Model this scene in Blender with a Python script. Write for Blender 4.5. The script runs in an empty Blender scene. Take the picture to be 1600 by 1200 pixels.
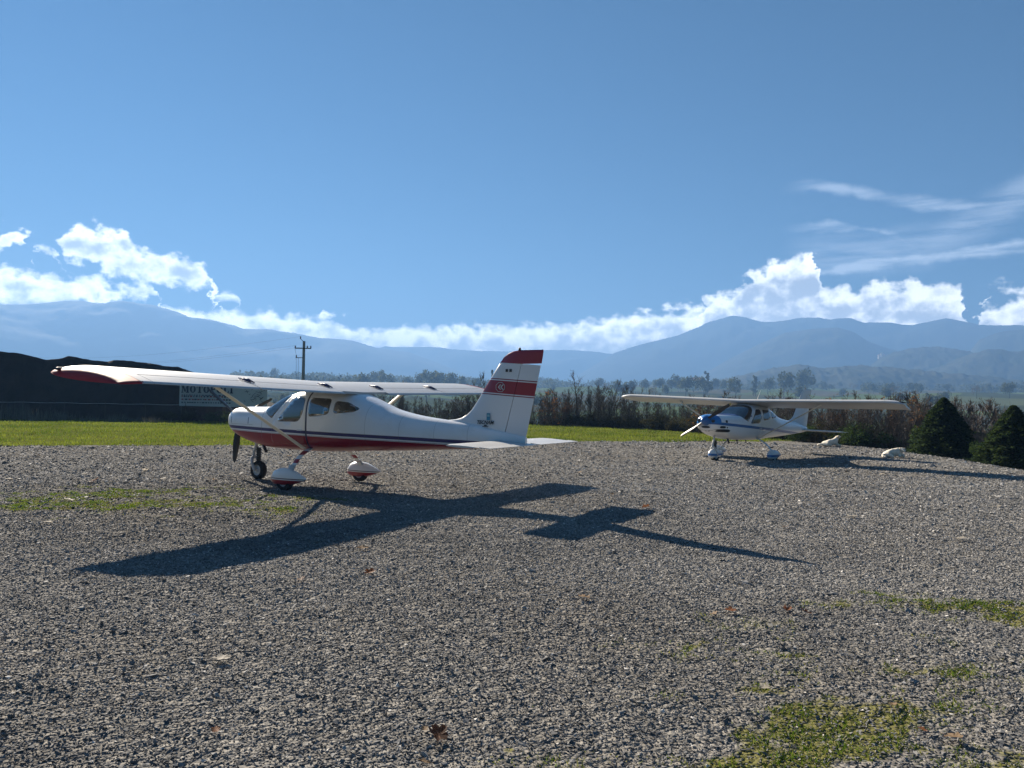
import bpy, bmesh, math, random
import numpy as np
from mathutils import Vector, Matrix
R = math.radians
S = bpy.context.scene
COL = S.collection
random.seed(7); RNG = np.random.default_rng(7)

# ------------------------------------------------------------------ camera numbers
F, PITCH, ROLL, CAMH = 1184.5, R(1.284), R(1.022), 1.6
SUN_AZ, SUN_EL = R(-34.47), R(26.65)
def ray(px, py):
    u, w = px - 800, py - 600
    c, s = math.cos(-ROLL), math.sin(-ROLL)
    u, w = u*c - w*s, u*s + w*c
    x, y, z = u/F, 1.0, -w/F
    return Vector((x, y*math.cos(PITCH) - z*math.sin(PITCH), y*math.sin(PITCH) + z*math.cos(PITCH)))
def at(px, py, D):                       # world point seen at a photo pixel, D metres along +Y
    d = ray(px, py); return Vector((0, 0, CAMH)) + d*(D/d.y)
def azel(px, py):
    d = ray(px, py).normalized()
    return math.degrees(math.atan2(d.x, d.y)), math.degrees(math.asin(d.z))

# ------------------------------------------------------------------ object helpers
def tag(o, label=None, cat=None, group=None, kind=None):
    if label: o['label'] = label
    if cat: o['category'] = cat
    if group: o['group'] = group
    if kind: o['kind'] = kind
    return o
def empty(name, loc=(0, 0, 0), rz=0, **k):
    o = bpy.data.objects.new(name, None); COL.objects.link(o)
    o.location = loc; o.rotation_euler = (0, 0, rz); o.empty_display_size = .3
    return tag(o, **k)
class MB:
    def __init__(s): s.v = []; s.f = []; s.m = []
    def add(s, vs, fs, m=0):
        b = len(s.v); s.v.extend([tuple(p) for p in vs]); s.f.extend([tuple(i+b for i in q) for q in fs]); s.m.extend([m]*len(fs))
    def box(s, c, d, m=0, rot=None):
        c = Vector(c); P = []
        for sx in (-1, 1):
            for sy in (-1, 1):
                for sz in (-1, 1):
                    p = Vector((sx*d[0]/2, sy*d[1]/2, sz*d[2]/2))
                    if rot is not None: p = rot @ p
                    P.append(c + p)
        s.add(P, [(0, 1, 3, 2), (4, 6, 7, 5), (0, 4, 5, 1), (2, 3, 7, 6), (0, 2, 6, 4), (1, 5, 7, 3)], m)
    def tube(s, pts, rad, n=6, m=0, cap=True, flat=1.0):
        pts = [Vector(p) for p in pts]; rings = []
        if not hasattr(rad, '__len__'): rad = [rad]*len(pts)
        up0 = None
        for i, p in enumerate(pts):
            t = (pts[min(i+1, len(pts)-1)] - pts[max(i-1, 0)]).normalized()
            ref = up0 if up0 is not None else (Vector((0, 0, 1)) if abs(t.z) < .9 else Vector((0, 1, 0)))
            a = t.cross(ref)
            if a.length < 1e-4: a = t.cross(Vector((1, 0, 0)))
            a.normalize(); b = a.cross(t).normalized(); up0 = b
            rings.append([p + (a*math.cos(2*math.pi*k/n) + b*math.sin(2*math.pi*k/n)*flat)*rad[i] for k in range(n)])
        s.loft(rings, m, cap)
    def loft(s, rings, m=0, cap=True):
        n = len(rings[0]); vs = [p for r in rings for p in r]; fs = []
        for i in range(len(rings)-1):
            for k in range(n):
                fs.append((i*n+k, i*n+(k+1) % n, (i+1)*n+(k+1) % n, (i+1)*n+k))
        if cap:
            fs.append(tuple(range(n-1, -1, -1))); fs.append(tuple((len(rings)-1)*n+k for k in range(n)))
        s.add(vs, fs, m)
    def prism(s, poly, y0, y1, m=0):     # outline in xz extruded along y
        n = len(poly)
        s.add([(x, y0, z) for x, z in poly]+[(x, y1, z) for x, z in poly],
              [tuple(range(n)), tuple(range(2*n-1, n-1, -1))]+[(i, i+n, (i+1) % n+n, (i+1) % n) for i in range(n)], m)
    def build(s, name, mats, parent=None, smooth=False, angle=None):
        me = bpy.data.meshes.new(name); me.from_pydata(s.v, [], s.f)
        if not isinstance(mats, (list, tuple)): mats = [mats]
        for m in mats: me.materials.append(m)
        if len(mats) > 1: me.polygons.foreach_set('material_index', s.m)
        if smooth: me.polygons.foreach_set('use_smooth', [True]*len(s.f))
        bm = bmesh.new(); bm.from_mesh(me); bmesh.ops.recalc_face_normals(bm, faces=bm.faces); bm.to_mesh(me); bm.free()
        if angle: me.set_sharp_from_angle(angle=R(angle))
        o = bpy.data.objects.new(name, me); COL.objects.link(o)
        if parent: o.parent = parent
        return o
def np_mesh(name, V, Fc, mats, parent=None, tone=None, smooth=False):
    """V (n,3), Fc (m,k) same sized faces"""
    me = bpy.data.meshes.new(name); m, k = Fc.shape
    me.vertices.add(len(V)); me.vertices.foreach_set('co', V.astype(np.float32).ravel())
    me.loops.add(m*k); me.loops.foreach_set('vertex_index', Fc.astype(np.int32).ravel())
    me.polygons.add(m); me.polygons.foreach_set('loop_start', np.arange(0, m*k, k, dtype=np.int32))
    if smooth: me.polygons.foreach_set('use_smooth', np.ones(m, dtype=bool))
    else: me.polygons.foreach_set('use_smooth', np.zeros(m, dtype=bool))
    for q in (mats if isinstance(mats, (list, tuple)) else [mats]): me.materials.append(q)
    if tone is not None:
        a = me.attributes.new('tone', 'FLOAT', 'FACE'); a.data.foreach_set('value', tone.astype(np.float32))
    me.update(calc_edges=True); me.validate()
    o = bpy.data.objects.new(name, me); COL.objects.link(o)
    if parent: o.parent = parent
    return o
def copy_tree(o, parent=None):
    c = o.copy(); COL.objects.link(c)
    if parent: c.parent = parent
    for ch in list(o.children): copy_tree(ch, c)
    return c

# numpy value noise
_T = RNG.random((256, 256))
def vnoise(x, y):
    xi = np.floor(x).astype(int); yi = np.floor(y).astype(int); fx = x-xi; fy = y-yi
    fx = fx*fx*(3-2*fx); fy = fy*fy*(3-2*fy)
    g = lambda a, b: _T[a & 255, b & 255]
    return (g(xi, yi)*(1-fx)+g(xi+1, yi)*fx)*(1-fy)+(g(xi, yi+1)*(1-fx)+g(xi+1, yi+1)*fx)*fy
def fbm(x, y, o=4):
    r = 0; a = .5
    for i in range(o): r = r+a*vnoise(x*2**i+i*17.3, y*2**i+i*9.1); a *= .5
    return r
def sstep(a, b, x):
    t = np.clip((np.asarray(x, float)-a)/(b-a), 0, 1); return t*t*(3-2*t)

# ------------------------------------------------------------------ material helpers
class NT:
    def __init__(s, name):
        s.mat = bpy.data.materials.new(name); s.mat.use_nodes = True
        s.t = s.mat.node_tree; s.t.nodes.clear()
        s.out = s.t.nodes.new('ShaderNodeOutputMaterial')
    def n(s, typ, **k):
        q = s.t.nodes.new(typ)
        for a, b in k.items(): setattr(q, a, b)
        return q
    def inp(s, sock, v):
        if isinstance(v, bpy.types.NodeSocket): s.t.links.new(v, sock)
        else: sock.default_value = v
    def m(s, op, a, b=None, c=None, clamp=False):
        q = s.n('ShaderNodeMath', operation=op, use_clamp=clamp); s.inp(q.inputs[0], a)
        if b is not None: s.inp(q.inputs[1], b)
        if c is not None: s.inp(q.inputs[2], c)
        return q.outputs[0]
    def mix(s, f, a, b, mode='MIX'):
        q = s.n('ShaderNodeMix', data_type='RGBA', blend_type=mode); s.inp(q.inputs[0], f)
        s.inp(q.inputs[6], col(a)); s.inp(q.inputs[7], col(b)); return q.outputs[2]
    def coord(s, which='Object'): return s.n('ShaderNodeTexCoord').outputs[which]
    def xyz(s, v=None):
        q = s.n('ShaderNodeSeparateXYZ'); s.inp(q.inputs[0], v if v is not None else s.coord()); return q.outputs
    def noise(s, vec, scale, detail=4, rough=.55, dim='3D'):
        q = s.n('ShaderNodeTexNoise', noise_dimensions=dim); s.inp(q.inputs['Vector'], vec)
        q.inputs['Scale'].default_value = scale; q.inputs['Detail'].default_value = detail; q.inputs['Roughness'].default_value = rough
        return q.outputs['Fac']
    def ss(s, a, b, x):                   # smoothstep
        q = s.n('ShaderNodeMapRange', interpolation_type='SMOOTHSTEP'); s.inp(q.inputs[0], x)
        q.inputs[1].default_value = a; q.inputs[2].default_value = b; return q.outputs[0]
    def attr(s, name): return s.n('ShaderNodeAttribute', attribute_name=name)
    def bsdf(s, base, rough=.5, spec=.5, metal=0, coat=0, bump=None, bs=.3, bd=.01, trans=None):
        q = s.n('ShaderNodeBsdfPrincipled'); s.inp(q.inputs['Base Color'], col(base)); s.inp(q.inputs['Roughness'], rough)
        s.inp(q.inputs['Specular IOR Level'], spec); s.inp(q.inputs['Metallic'], metal); s.inp(q.inputs['Coat Weight'], coat)
        if bump is not None:
            b = s.n('ShaderNodeBump'); s.inp(b.inputs['Height'], bump); b.inputs['Strength'].default_value = bs; b.inputs['Distance'].default_value = bd
            s.t.links.new(b.outputs[0], q.inputs['Normal'])
        o = q.outputs[0]
        if trans is not None:
            t = s.n('ShaderNodeBsdfTranslucent'); s.inp(t.inputs[0], col(trans))
            x = s.n('ShaderNodeMixShader'); x.inputs[0].default_value = .45
            s.t.links.new(o, x.inputs[1]); s.t.links.new(t.outputs[0], x.inputs[2]); o = x.outputs[0]
        s.t.links.new(o, s.out.inputs[0]); return q
def col(c):
    if isinstance(c, tuple) and len(c) == 3: return (*c, 1)
    return c
def plain(name, c, rough=.5, spec=.5, metal=0, coat=0, var=.12, vs=6, trans=None, bs=0, bscale=40):
    t = NT(name); n = t.noise(t.coord(), vs, 5)
    lo = tuple(x*(1-var) for x in c); hi = tuple(min(1, x*(1+var)) for x in c)
    b = t.noise(t.coord(), bscale, 3) if bs else None
    t.bsdf(t.mix(n, lo, hi), rough, spec, metal, coat, bump=b, bs=bs, trans=trans); return t.mat
def leafmat(name, a, b, tr=1.6):
    """leaves: a..b by per face tone"""
    t = NT(name); f = t.attr('tone').outputs['Fac']; c = t.mix(f, a, b)
    t.bsdf(c, .85, .04, trans=t.mix(1.0, c, (tr, tr, tr*.7), 'MULTIPLY')); return t.mat
M = {}
M['white'] = plain('white_paint', (.50, .50, .495), .42, .4, coat=.08, var=.03)
M['rubber'] = plain('tyre_rubber', (.025, .025, .027), .85, .3, var=.3, bs=.2)
M['black'] = plain('black_paint', (.02, .022, .025), .4, var=.2)
M['dark'] = plain('dark_trim', (.03, .032, .04), .6, var=.2)
M['seat'] = plain('seat_cloth', (.06, .06, .07), .9, var=.3)
M['metal'] = plain('bare_metal', (.55, .56, .57), .35, metal=1, var=.1)
M['red'] = plain('red_paint', (.30, .012, .02), .3, coat=.3, var=.05)
M['tipred'] = plain('wing_tip_red_paint', (.33, .016, .02), .5, .3, var=.05)
M['blue'] = plain('blue_paint', (.02, .13, .38), .3, coat=.3, var=.05)
M['navy'] = plain('navy_paint', (.012, .02, .10), .35, var=.05)
M['cream'] = plain('strut_paint', (.72, .70, .62), .35, var=.04)
M['bark'] = plain('bark', (.085, .07, .055), .9, .2, var=.45, vs=3)
M['twig'] = plain('twig_bark', (.085, .064, .050), .9, .2, var=.4, vs=1.2)
M['twig2'] = plain('twig_bark_grey', (.095, .080, .066), .9, .2, var=.4, vs=1.2)
M['twig3'] = plain('twig_bark_red', (.095, .072, .056), .9, .2, var=.4, vs=1.2)
M['pole'] = plain('weathered_concrete', (.22, .21, .2), .85, var=.2)
M['insul'] = plain('insulator', (.10, .06, .05), .3, var=.1)
M['rusty'] = leafmat('rusty_leaves', (.10, .05, .025), (.19, .095, .045))
M['cypress'] = leafmat('conifer_foliage', (.009, .020, .011), (.042, .062, .024), 1.4)
M['ever'] = leafmat('evergreen_leaves', (.018, .036, .016), (.055, .085, .03), 1.4)
M['bramble'] = leafmat('bramble_leaves', (.022, .026, .014), (.06, .052, .03), 1.1)
M['olive'] = leafmat('far_foliage', (.030, .042, .022), (.075, .08, .04), 1.2)
M['farbare'] = leafmat('far_bare_crown', (.06, .05, .04), (.12, .095, .075), 1.1)
M['drygrass'] = leafmat('dry_stalks', (.13, .125, .105), (.27, .25, .21), .6)
M['grass'] = leafmat('short_grass', (.045, .070, .010), (.11, .132, .024), 1.9)
M['moss'] = leafmat('yard_weeds', (.045, .085, .010), (.20, .19, .055), 1.8)
M['fur'] = plain('dog_fur', (.72, .66, .55), .9, .1, var=.25, vs=9, bs=.6, bscale=60)
M['earfur'] = plain('dog_ear_fur', (.50, .38, .24), .9, .2, var=.2)
M['nose'] = plain('dog_nose', (.02, .018, .018), .5)
M['wall'] = plain('plaster_wall', (.62, .58, .5), .9, var=.08)
M['stone'] = plain('castle_stone', (.34, .30, .25), .9, var=.12)
M['roof'] = plain('clay_roof', (.25, .13, .09), .9, var=.2)
def glassmat():
    t = NT('window_glass'); g = t.n('ShaderNodeBsdfGlossy'); g.inputs['Roughness'].default_value = .03
    tr = t.n('ShaderNodeBsdfTransparent'); tr.inputs[0].default_value = (.70, .78, .84, 1)
    fr = t.n('ShaderNodeFresnel'); fr.inputs[0].default_value = 1.5
    f = t.m('ADD', t.m('MULTIPLY', fr.outputs[0], .9), .17, clamp=True)
    x = t.n('ShaderNodeMixShader'); t.inp(x.inputs[0], f); t.t.links.new(tr.outputs[0], x.inputs[1]); t.t.links.new(g.outputs[0], x.inputs[2])
    t.t.links.new(x.outputs[0], t.out.inputs[0]); return t.mat
M['glass'] = glassmat()

# ------------------------------------------------------------------ terrain
POLY = np.array([(-160, -60), (-160, 90), (-24, 84), (-18, 58), (2, 51), (8, 47), (10.5, 43), (12.6, 36), (14.4, 30), (14.2, 25), (13.5, 19), (13.2, 10), (14, -60)], float)
def sdist(x, y):                        # >0 outside the plateau
    d = np.full(x.shape, 1e9); ins = np.zeros(x.shape, bool)
    for i in range(len(POLY)):
        a, b = POLY[i], POLY[(i+1) % len(POLY)]; e = b-a
        t = np.clip(((x-a[0])*e[0]+(y-a[1])*e[1])/(e@e), 0, 1)
        d = np.minimum(d, np.hypot(x-a[0]-t*e[0], y-a[1]-t*e[1]))
        c = ((a[1] > y) != (b[1] > y)) & (x < (b[0]-a[0])*(y-a[1])/(b[1]-a[1]+1e-12)+a[0]); ins ^= c
    return np.where(ins, -d, d)
def height(x, y):
    x = np.asarray(x, float); y = np.asarray(y, float)
    D = np.hypot(x, y); dd = np.maximum(sdist(x, y), 0)
    V = np.interp(D, [0, 100, 300, 600, 1000, 1600, 3000, 8000], [-15, -15, -7, 5, 19, 36, 70, 120])
    V = V+(fbm(x/90, y/90)-.47)*np.clip(D/45, 0, 16)
    t = 1-np.exp(-(dd/22)**1.4)
    near = (fbm(x/2.3, y/2.3, 3)-.44)*.05*np.clip((D-1)/6, 0, 1)+(fbm(x/.42+7, y/.42, 3)-.44)*.045*(D < 40)*np.clip((D-1)/2, 0, 1)
    return t*V+near*(1-t)
def hz(x, y): return float(height(np.array([x]), np.array([y]))[0])
GX = [-160, -40, -15, -8.3, -3.7, 2.6, 7.7, 11, 20]; GY = [5, 14, 22.4, 24.8, 27.4, 30.8, 32.6, 34, 40]
def grassy(x, y): return (y-np.interp(x, GX, GY))         # >0 on the grass
SP = [(-6.6, 11.4, 3.8, 1.4, 1.0), (-4.4, 11.3, 2.0, .8, .75), (-8.5, 10.6, 2.2, 1.2, .8), (3.7, 6.2, .8, .20, 1.9), (3.15, 6.55, .45, .11, 1.05), (4.3, 5.85, .8, .26, 1.8), (3.0, 6.2, .5, .16, .6),
      (1.95, 4.05, .6, .28, .85), (1.45, 4.3, .35, .16, .8), (2.4, 4.1, .35, .17, .8), (1.55, 3.75, .4, .16, .95), (2.0, 3.5, .6, .22, .85), (1.1, 3.42, .45, .18, .95),
      (.55, 3.38, .5, .16, 1.1), (.1, 3.4, .4, .1, .6), (1.25, 4.75, .5, .22, .7), (2.5, 4.7, .8, .36, .68), (1.9, 5.0, .8, .32, .58), (.15, 4.0, .08, .05, 1), (.02, 3.5, .05, .04, 1.1), (2.1, 4.5, 1.0, .6, .60), (3.2, 4.6, .5, .24, .55), (.75, 5.05, .35, .16, .6), (3.0, 5.3, .6, .2, .6), (1.0, 4.2, .5, .2, .5), (2.9, 3.9, .5, .25, .5)]
def mossy(x, y):
    r = np.zeros(np.shape(x))
    for a, b, w, h, k in SP: r = np.maximum(r, k*np.exp(-((x-a)/w)**2-((y-b)/h)**2))
    n = fbm(np.asarray(x)*1.6+5, np.asarray(y)*1.6, 4)
    return np.clip(r*(.15+1.75*n)*np.clip(2.6*fbm(np.asarray(x)*4.2, np.asarray(y)*6.5+3, 3)-.25, .1, 1.5)+sstep(.50, .66, n)*(.16+.62*sstep(-.3, 1.2, x)*sstep(6.8, 5.0, y)+.25*sstep(-1.5, -4, x)*sstep(8.5, 10, y)*sstep(15, 12.5, y)), 0, 1)

def ground():
    az = np.concatenate([np.arange(-50, 50.01, .4), np.arange(56, 310, 6)]); az = np.radians(az)
    rr = [0.0]; r = .6
    while r < 5900: rr.append(r); r *= 1.02
    rr = np.array(rr); A, B = np.meshgrid(az, rr); X = np.sin(A)*B; Y = np.cos(A)*B; Z = height(X, Y)
    n, m = X.shape; V = np.stack([X, Y, Z], -1).reshape(-1, 3)
    i, j = np.meshgrid(np.arange(n-1), np.arange(m), indexing='ij'); j2 = (j+1) % m
    Fc = np.stack([i*m+j, i*m+j2, (i+1)*m+j2, (i+1)*m+j], -1).reshape(-1, 4)
    t = NT('ground_surface'); P = t.coord('Object')
    mk = t.attr('mask'); sp = t.n('ShaderNodeSeparateColor'); t.t.links.new(mk.outputs['Color'], sp.inputs[0])
    n1 = t.noise(P, 1.3, 6, .65); n2 = t.noise(P, 9, 4); n3 = t.noise(P, .25, 3)
    vo = t.n('ShaderNodeTexVoronoi'); t.inp(vo.inputs['Vector'], P); vo.inputs['Scale'].default_value = 34
    v2 = t.n('ShaderNodeTexVoronoi'); t.inp(v2.inputs['Vector'], P); v2.inputs['Scale'].default_value = 13
    cs = t.n('ShaderNodeSeparateColor'); t.t.links.new(vo.outputs['Color'], cs.inputs[0])
    c2 = t.n('ShaderNodeSeparateColor'); t.t.links.new(v2.outputs['Color'], c2.inputs[0])
    tone = t.m('ADD', t.m('MULTIPLY', cs.outputs[0], .5), t.m('MULTIPLY', c2.outputs[0], .5))
    grav = t.mix(tone, (.105, .101, .094), (.305, .29, .264))
    grav = t.mix(t.ss(.35, .7, n3), grav, t.mix(1.0, grav, (.85, .82, .78), 'MULTIPLY'))
    moss = t.mix(n2, (.075, .085, .025), (.19, .17, .075))
    g = t.mix(t.ss(.42, .62, t.m('ADD', sp.outputs[1], t.m('MULTIPLY', t.m('SUBTRACT', n1, .5), .7))), grav, moss)
    gr = t.mix(n1, (.085, .112, .02), (.155, .165, .036))
    gr = t.mix(t.ss(.45, .75, n2), gr, (.10, .095, .03))
    g = t.mix(t.ss(.4, .6, t.m('ADD', sp.outputs[0], t.m('MULTIPLY', t.m('SUBTRACT', n1, .5), .5))), g, gr)
    # valley: fields and rough land
    fv = t.n('ShaderNodeTexVoronoi'); t.inp(fv.inputs['Vector'], P); fv.inputs['Scale'].default_value = .0085
    fs = t.n('ShaderNodeSeparateColor'); t.t.links.new(fv.outputs['Color'], fs.inputs[0])
    fld = t.mix(t.ss(.3, .7, fs.outputs[0]), (.04, .048, .022), (.10, .14, .035))
    fld = t.mix(t.ss(.6, .9, fs.outputs[1]), fld, (.10, .085, .05))
    fld = t.mix(t.m('MULTIPLY', t.noise(P, .05, 5), .6), fld, (.05, .06, .025))
    g = t.mix(t.ss(.4, .6, sp.outputs[2]), g, fld)
    h = t.m('ADD', t.m('MULTIPLY', vo.outputs['Distance'], -1.0), t.m('MULTIPLY', v2.outputs['Distance'], -1.6))
    h = t.m('MULTIPLY', h, t.m('SUBTRACT', 1.0, sp.outputs[2]))
    t.bsdf(g, 1.0, 0.0, bump=h, bs=.7, bd=.03)
    o = np_mesh('ground', V, Fc, t.mat, smooth=True)
    a = o.data.color_attributes.new('mask', 'FLOAT_COLOR', 'POINT')
    D = np.hypot(X, Y); sd = sdist(X, Y); gy = grassy(X, Y)
    c = np.zeros((n*m, 4), np.float32)
    c[:, 0] = sstep(-.8, .8, gy+(fbm(X/1.2, Y/1.2)-.47)*2.2).ravel()
    c[:, 1] = (mossy(X, Y)*.68).ravel(); c[:, 2] = sstep(1, 3, sd).ravel(); c[:, 3] = 1
    a.data.foreach_set('color', c.ravel())
    return tag(o, kind='structure', label='open yard of grey gravel with grass strip and valley beyond')
ground()

def gravel():
    base = []
    for k in range(10):
        bm = bmesh.new(); rnd = random.Random(k)
        for i in range(7):
            v = Vector((rnd.gauss(0, 1), rnd.gauss(0, 1), rnd.gauss(0, 1))).normalized()*rnd.uniform(.85, 1.1)
            bm.verts.new(v)
        bmesh.ops.convex_hull(bm, input=bm.verts)
        for v in [v for v in bm.verts if not v.link_faces]: bm.verts.remove(v)
        bmesh.ops.triangulate(bm, faces=bm.faces); bm.verts.index_update()
        base.append((np.array([v.co[:] for v in bm.verts]), np.array([[q.index for q in f.verts] for f in bm.faces]))); bm.free()
    # sampling density falls and size grows with distance
    pts = []; d = 2.7
    while d < 34:
        s = max(.0105+.0007*d, .00175*d); step = s*1.18
        n = int(2.1*d/step); az = (np.arange(n)/n-.5)*2.1+RNG.normal(0, .3, n)*step/d; r = d+RNG.uniform(-.5, .5, n)*step
        pts.append(np.stack([np.sin(az)*r, np.cos(az)*r, np.full(n, s)], -1)); d += step
    P = np.concatenate(pts)
    x, y = P[:, 0], P[:, 1]; mo = mossy(x, y)
    keep = (sdist(x, y) < .2) & (grassy(x, y)+(vnoise(x*1.5, y*1.5)-.5)*1.2 < .3) & (RNG.random(len(P)) > np.clip(mo*1.1-.35, 0, .45)) & (RNG.random(len(P)) > .62*sstep(11, 24, y)) & ((np.abs(x) < .72*y+.3) | ((RNG.random(len(P)) < .55) & (np.abs(x) < .95*y+2.5)))
    P = P[keep]; n = len(P); pass
    ang = RNG.uniform(0, 6.283, n); tx = RNG.normal(0, .35, n); ty = RNG.normal(0, .35, n)
    big = np.exp(RNG.normal(0, .36, n)); sc = P[:, 2]*.60*big
    SC = np.stack([sc*RNG.uniform(.8, 1.4, n), sc*RNG.uniform(.65, 1.1, n), sc*RNG.uniform(.3, .62, n)*(1-.45*sstep(6, 20, P[:, 1]))], -1)
    zz = height(P[:, 0], P[:, 1])+SC[:, 2]*RNG.uniform(-.1, .75, n)
    VV, FF, TT = [], [], []; off = 0; w = RNG.integers(0, 10, n)
    tone = np.clip(RNG.beta(3.2, 3.8, n)+(fbm(P[:, 0]*.45, P[:, 1]*.7)-.47)*.7+.16*np.tanh((P[:, 0]+.6*(P[:, 1]-6)-1)/4)+.02+.10*sstep(4.5, 10, P[:, 1]), 0, 1)
    tone = np.where(RNG.random(n) > .985, 1.0, tone*.85)
    for k in range(10):
        I = np.where(w == k)[0]; bv, bf = base[k]
        v = bv[None]*SC[I][:, None]
        c, s_ = np.cos(ang[I])[:, None], np.sin(ang[I])[:, None]
        a = tx[I][:, None]; y1 = v[..., 1]*np.cos(a)-v[..., 2]*np.sin(a); z1 = v[..., 1]*np.sin(a)+v[..., 2]*np.cos(a)
        a = ty[I][:, None]; x1 = v[..., 0]*np.cos(a)+z1*np.sin(a); z2 = -v[..., 0]*np.sin(a)+z1*np.cos(a)
        X = x1*c-y1*s_+P[I][:, 0:1]; Y = x1*s_+y1*c+P[I][:, 1:2]; Z = z2+zz[I][:, None]
        VV.append(np.stack([X, Y, Z], -1).reshape(-1, 3))
        FF.append((bf[None]+(np.arange(len(I))*len(bv))[:, None, None]+off).reshape(-1, 3)); TT.append(np.repeat(tone[I], len(bf)))
        off += len(I)*len(bv)
    t = NT('crushed_stone'); f = t.attr('tone').outputs['Fac']
    cr = t.n('ShaderNodeValToRGB'); t.inp(cr.inputs[0], f); e = cr.color_ramp.elements
    e[0].position = 0; e[0].color = (.088, .088, .089, 1); e[1].position = 1; e[1].color = (.60, .57, .525, 1)
    for p_, c_ in ((.35, (.168, .165, .160, 1)), (.6, (.262, .253, .240, 1)), (.85, (.375, .358, .332, 1))):
        q = e.new(p_); q.color = c_
    t.bsdf(cr.outputs[0], .8, .2)
    o = np_mesh('gravel', np.concatenate(VV), np.concatenate(FF), t.mat, tone=np.concatenate(TT))
    tag(o, kind='stuff', label='loose grey crushed stone covering the yard', cat='gravel')
gravel()

def blades(name, x, y, hgt, wid, mat, tone, lean=.5, label='', cat='grass'):
    n = len(x); a = RNG.uniform(0, 6.283, n); la = RNG.uniform(0, 6.283, n); z = height(x, y)
    h = hgt*RNG.uniform(.5, 1.25, n); w = wid*RNG.uniform(.7, 1.3, n)
    b = np.stack([x, y, z-.004], -1); s = np.stack([np.cos(a)*w/2, np.sin(a)*w/2, 0*w], -1)
    tip = b+np.stack([np.cos(la)*h*lean*RNG.random(n), np.sin(la)*h*lean*RNG.random(n), h], -1)
    V = np.stack([b-s, b+s, tip], 1).reshape(-1, 3)
    o = np_mesh(name, V, np.arange(3*n).reshape(-1, 3), mat, tone=tone)
    tag(o, kind='stuff', label=label, cat=cat)
def grass():
    n = 150000; x = RNG.uniform(-45, 16, n); y = RNG.uniform(14, 56, n)
    g = grassy(x, y)+(fbm(x/1.2, y/1.2)-.47)*3; k = (g > -.2) & (sdist(x, y) < 1) & (np.abs(x) < y*.78+2); x, y = x[k], y[k]
    t = np.clip(fbm(x/2.5, y/1.6)*2.6-.75+(fbm(x/.5, y/.5)-.47)*.9+RNG.normal(0, .22, len(x)), 0, 1)
    blades('grass', x, y, .05+.07*np.clip(fbm(x/1.1+9, y/1.1)*3-1, 0, 1), .035, M['grass'], t, label='strip of short sunlit grass behind the gravel yard')
    n = 700000; x = RNG.uniform(-11, 6, n); y = RNG.uniform(3, 14, n); k = (np.abs(x) < y*.75+.3)
    x, y = x[k], y[k]; mo = mossy(x, y); cl = vnoise(x*9, y*9); k = (RNG.random(len(x)) < (np.clip(mo*1.5-.30, 0, 1))**1.3*np.clip(cl*1.8-.3, .05, 1)*np.clip(9/y, .35, 1.3)*.9); x, y, mo, cl = x[k], y[k], mo[k], cl[k]
    t = np.clip(1-mo*.8-cl*.35+RNG.normal(.12, .25, len(x)), 0, 1)
    blades('ground_weeds', x, y, .006+.022*np.clip(mo*cl*1.6, .15, 1), .0045+.0009*y, M['moss'], t, lean=1.6, label='low moss and weeds growing in patches through the gravel', cat='weeds')
grass()

# ------------------------------------------------------------------ hills and mountains
def hillmat(name, a, b, sc):
    t = NT(name); P = t.coord('Object'); n = t.noise(P, sc, 7, .65); n2 = t.noise(P, sc*6, 4, .6)
    c = t.mix(t.ss(.35, .65, n), a, b); c = t.mix(t.m('MULTIPLY', n2, .6), c, tuple(x*.5 for x in a))
    t.bsdf(c, .95, .1, bump=n2, bs=.4, bd=4); return t.mat
M['mount'] = hillmat('mountain_slopes', (.020, .030, .024), (.038, .046, .032), .006)
M['wood'] = hillmat('wooded_slopes', (.024, .034, .020), (.055, .056, .03), .012)
def ridge(name, label, pts, D, depth, base, mat, rough=.02, kind='structure', bumps=0):
    px = np.array([p[0] for p in pts], float); zz = []; az = []
    for p in pts:
        w = at(p[0], p[1], 1000); az.append(math.atan2(w.x, w.y)); zz.append((w.z-CAMH)/math.hypot(w.x, w.y)*D+CAMH)
    A = np.linspace(az[0], az[-1], max(200, int((az[-1]-az[0])*1300))); H = np.interp(A, az, zz)
    k = np.ones(5)/5; H = np.convolve(np.pad(H, 2, mode='edge'), k, 'valid')
    q = A*D; H = H+(fbm(q/60+D, q*0+3.1, 4)-.47)*rough*(H-base)
    s = np.linspace(-1, 1, 81); AA, SS = np.meshgrid(A, s); HH = np.broadcast_to(H, AA.shape)
    r = D+SS*depth; X = np.sin(AA)*r; Y = np.cos(AA)*r
    prof = np.cos(SS*math.pi/2)**1.25
    sp = (fbm(X/(depth*.25), Y/(depth*.25), 5)-.47)*.42*np.abs(np.sin(SS*math.pi))
    Z = base-30+(HH-base+30)*np.clip(prof*(1+sp), 0, 1.0)
    Z = Z+(vnoise(X/11, Y/26)-.5)*bumps+(vnoise(X/5, Y/14)-.5)*bumps*.6
    n, m = X.shape; i, j = np.meshgrid(np.arange(n-1), np.arange(m-1), indexing='ij')
    Fc = np.stack([i*m+j, i*m+j+1, (i+1)*m+j+1, (i+1)*m+j], -1).reshape(-1, 4)
    o = np_mesh(name, np.stack([X, Y, Z], -1).reshape(-1, 3), Fc, mat, smooth=True)
    return tag(o, label=label, kind=kind)
ridge('mountain', 'long blue mountain ridge rising at the left behind the dark heap', [(-400, 520), (-200, 495), (-60, 482), (0, 478), (50, 476), (100, 472), (130, 472), (160, 478), (190, 476), (240, 482), (280, 493), (300, 501), (350, 507), (380, 515), (420, 518), (460, 523), (500, 530), (550, 532), (570, 538), (590, 544), (640, 552), (690, 570), (740, 590), (800, 610)], 4000, 1000, 50, M['mount'], .004)
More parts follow.
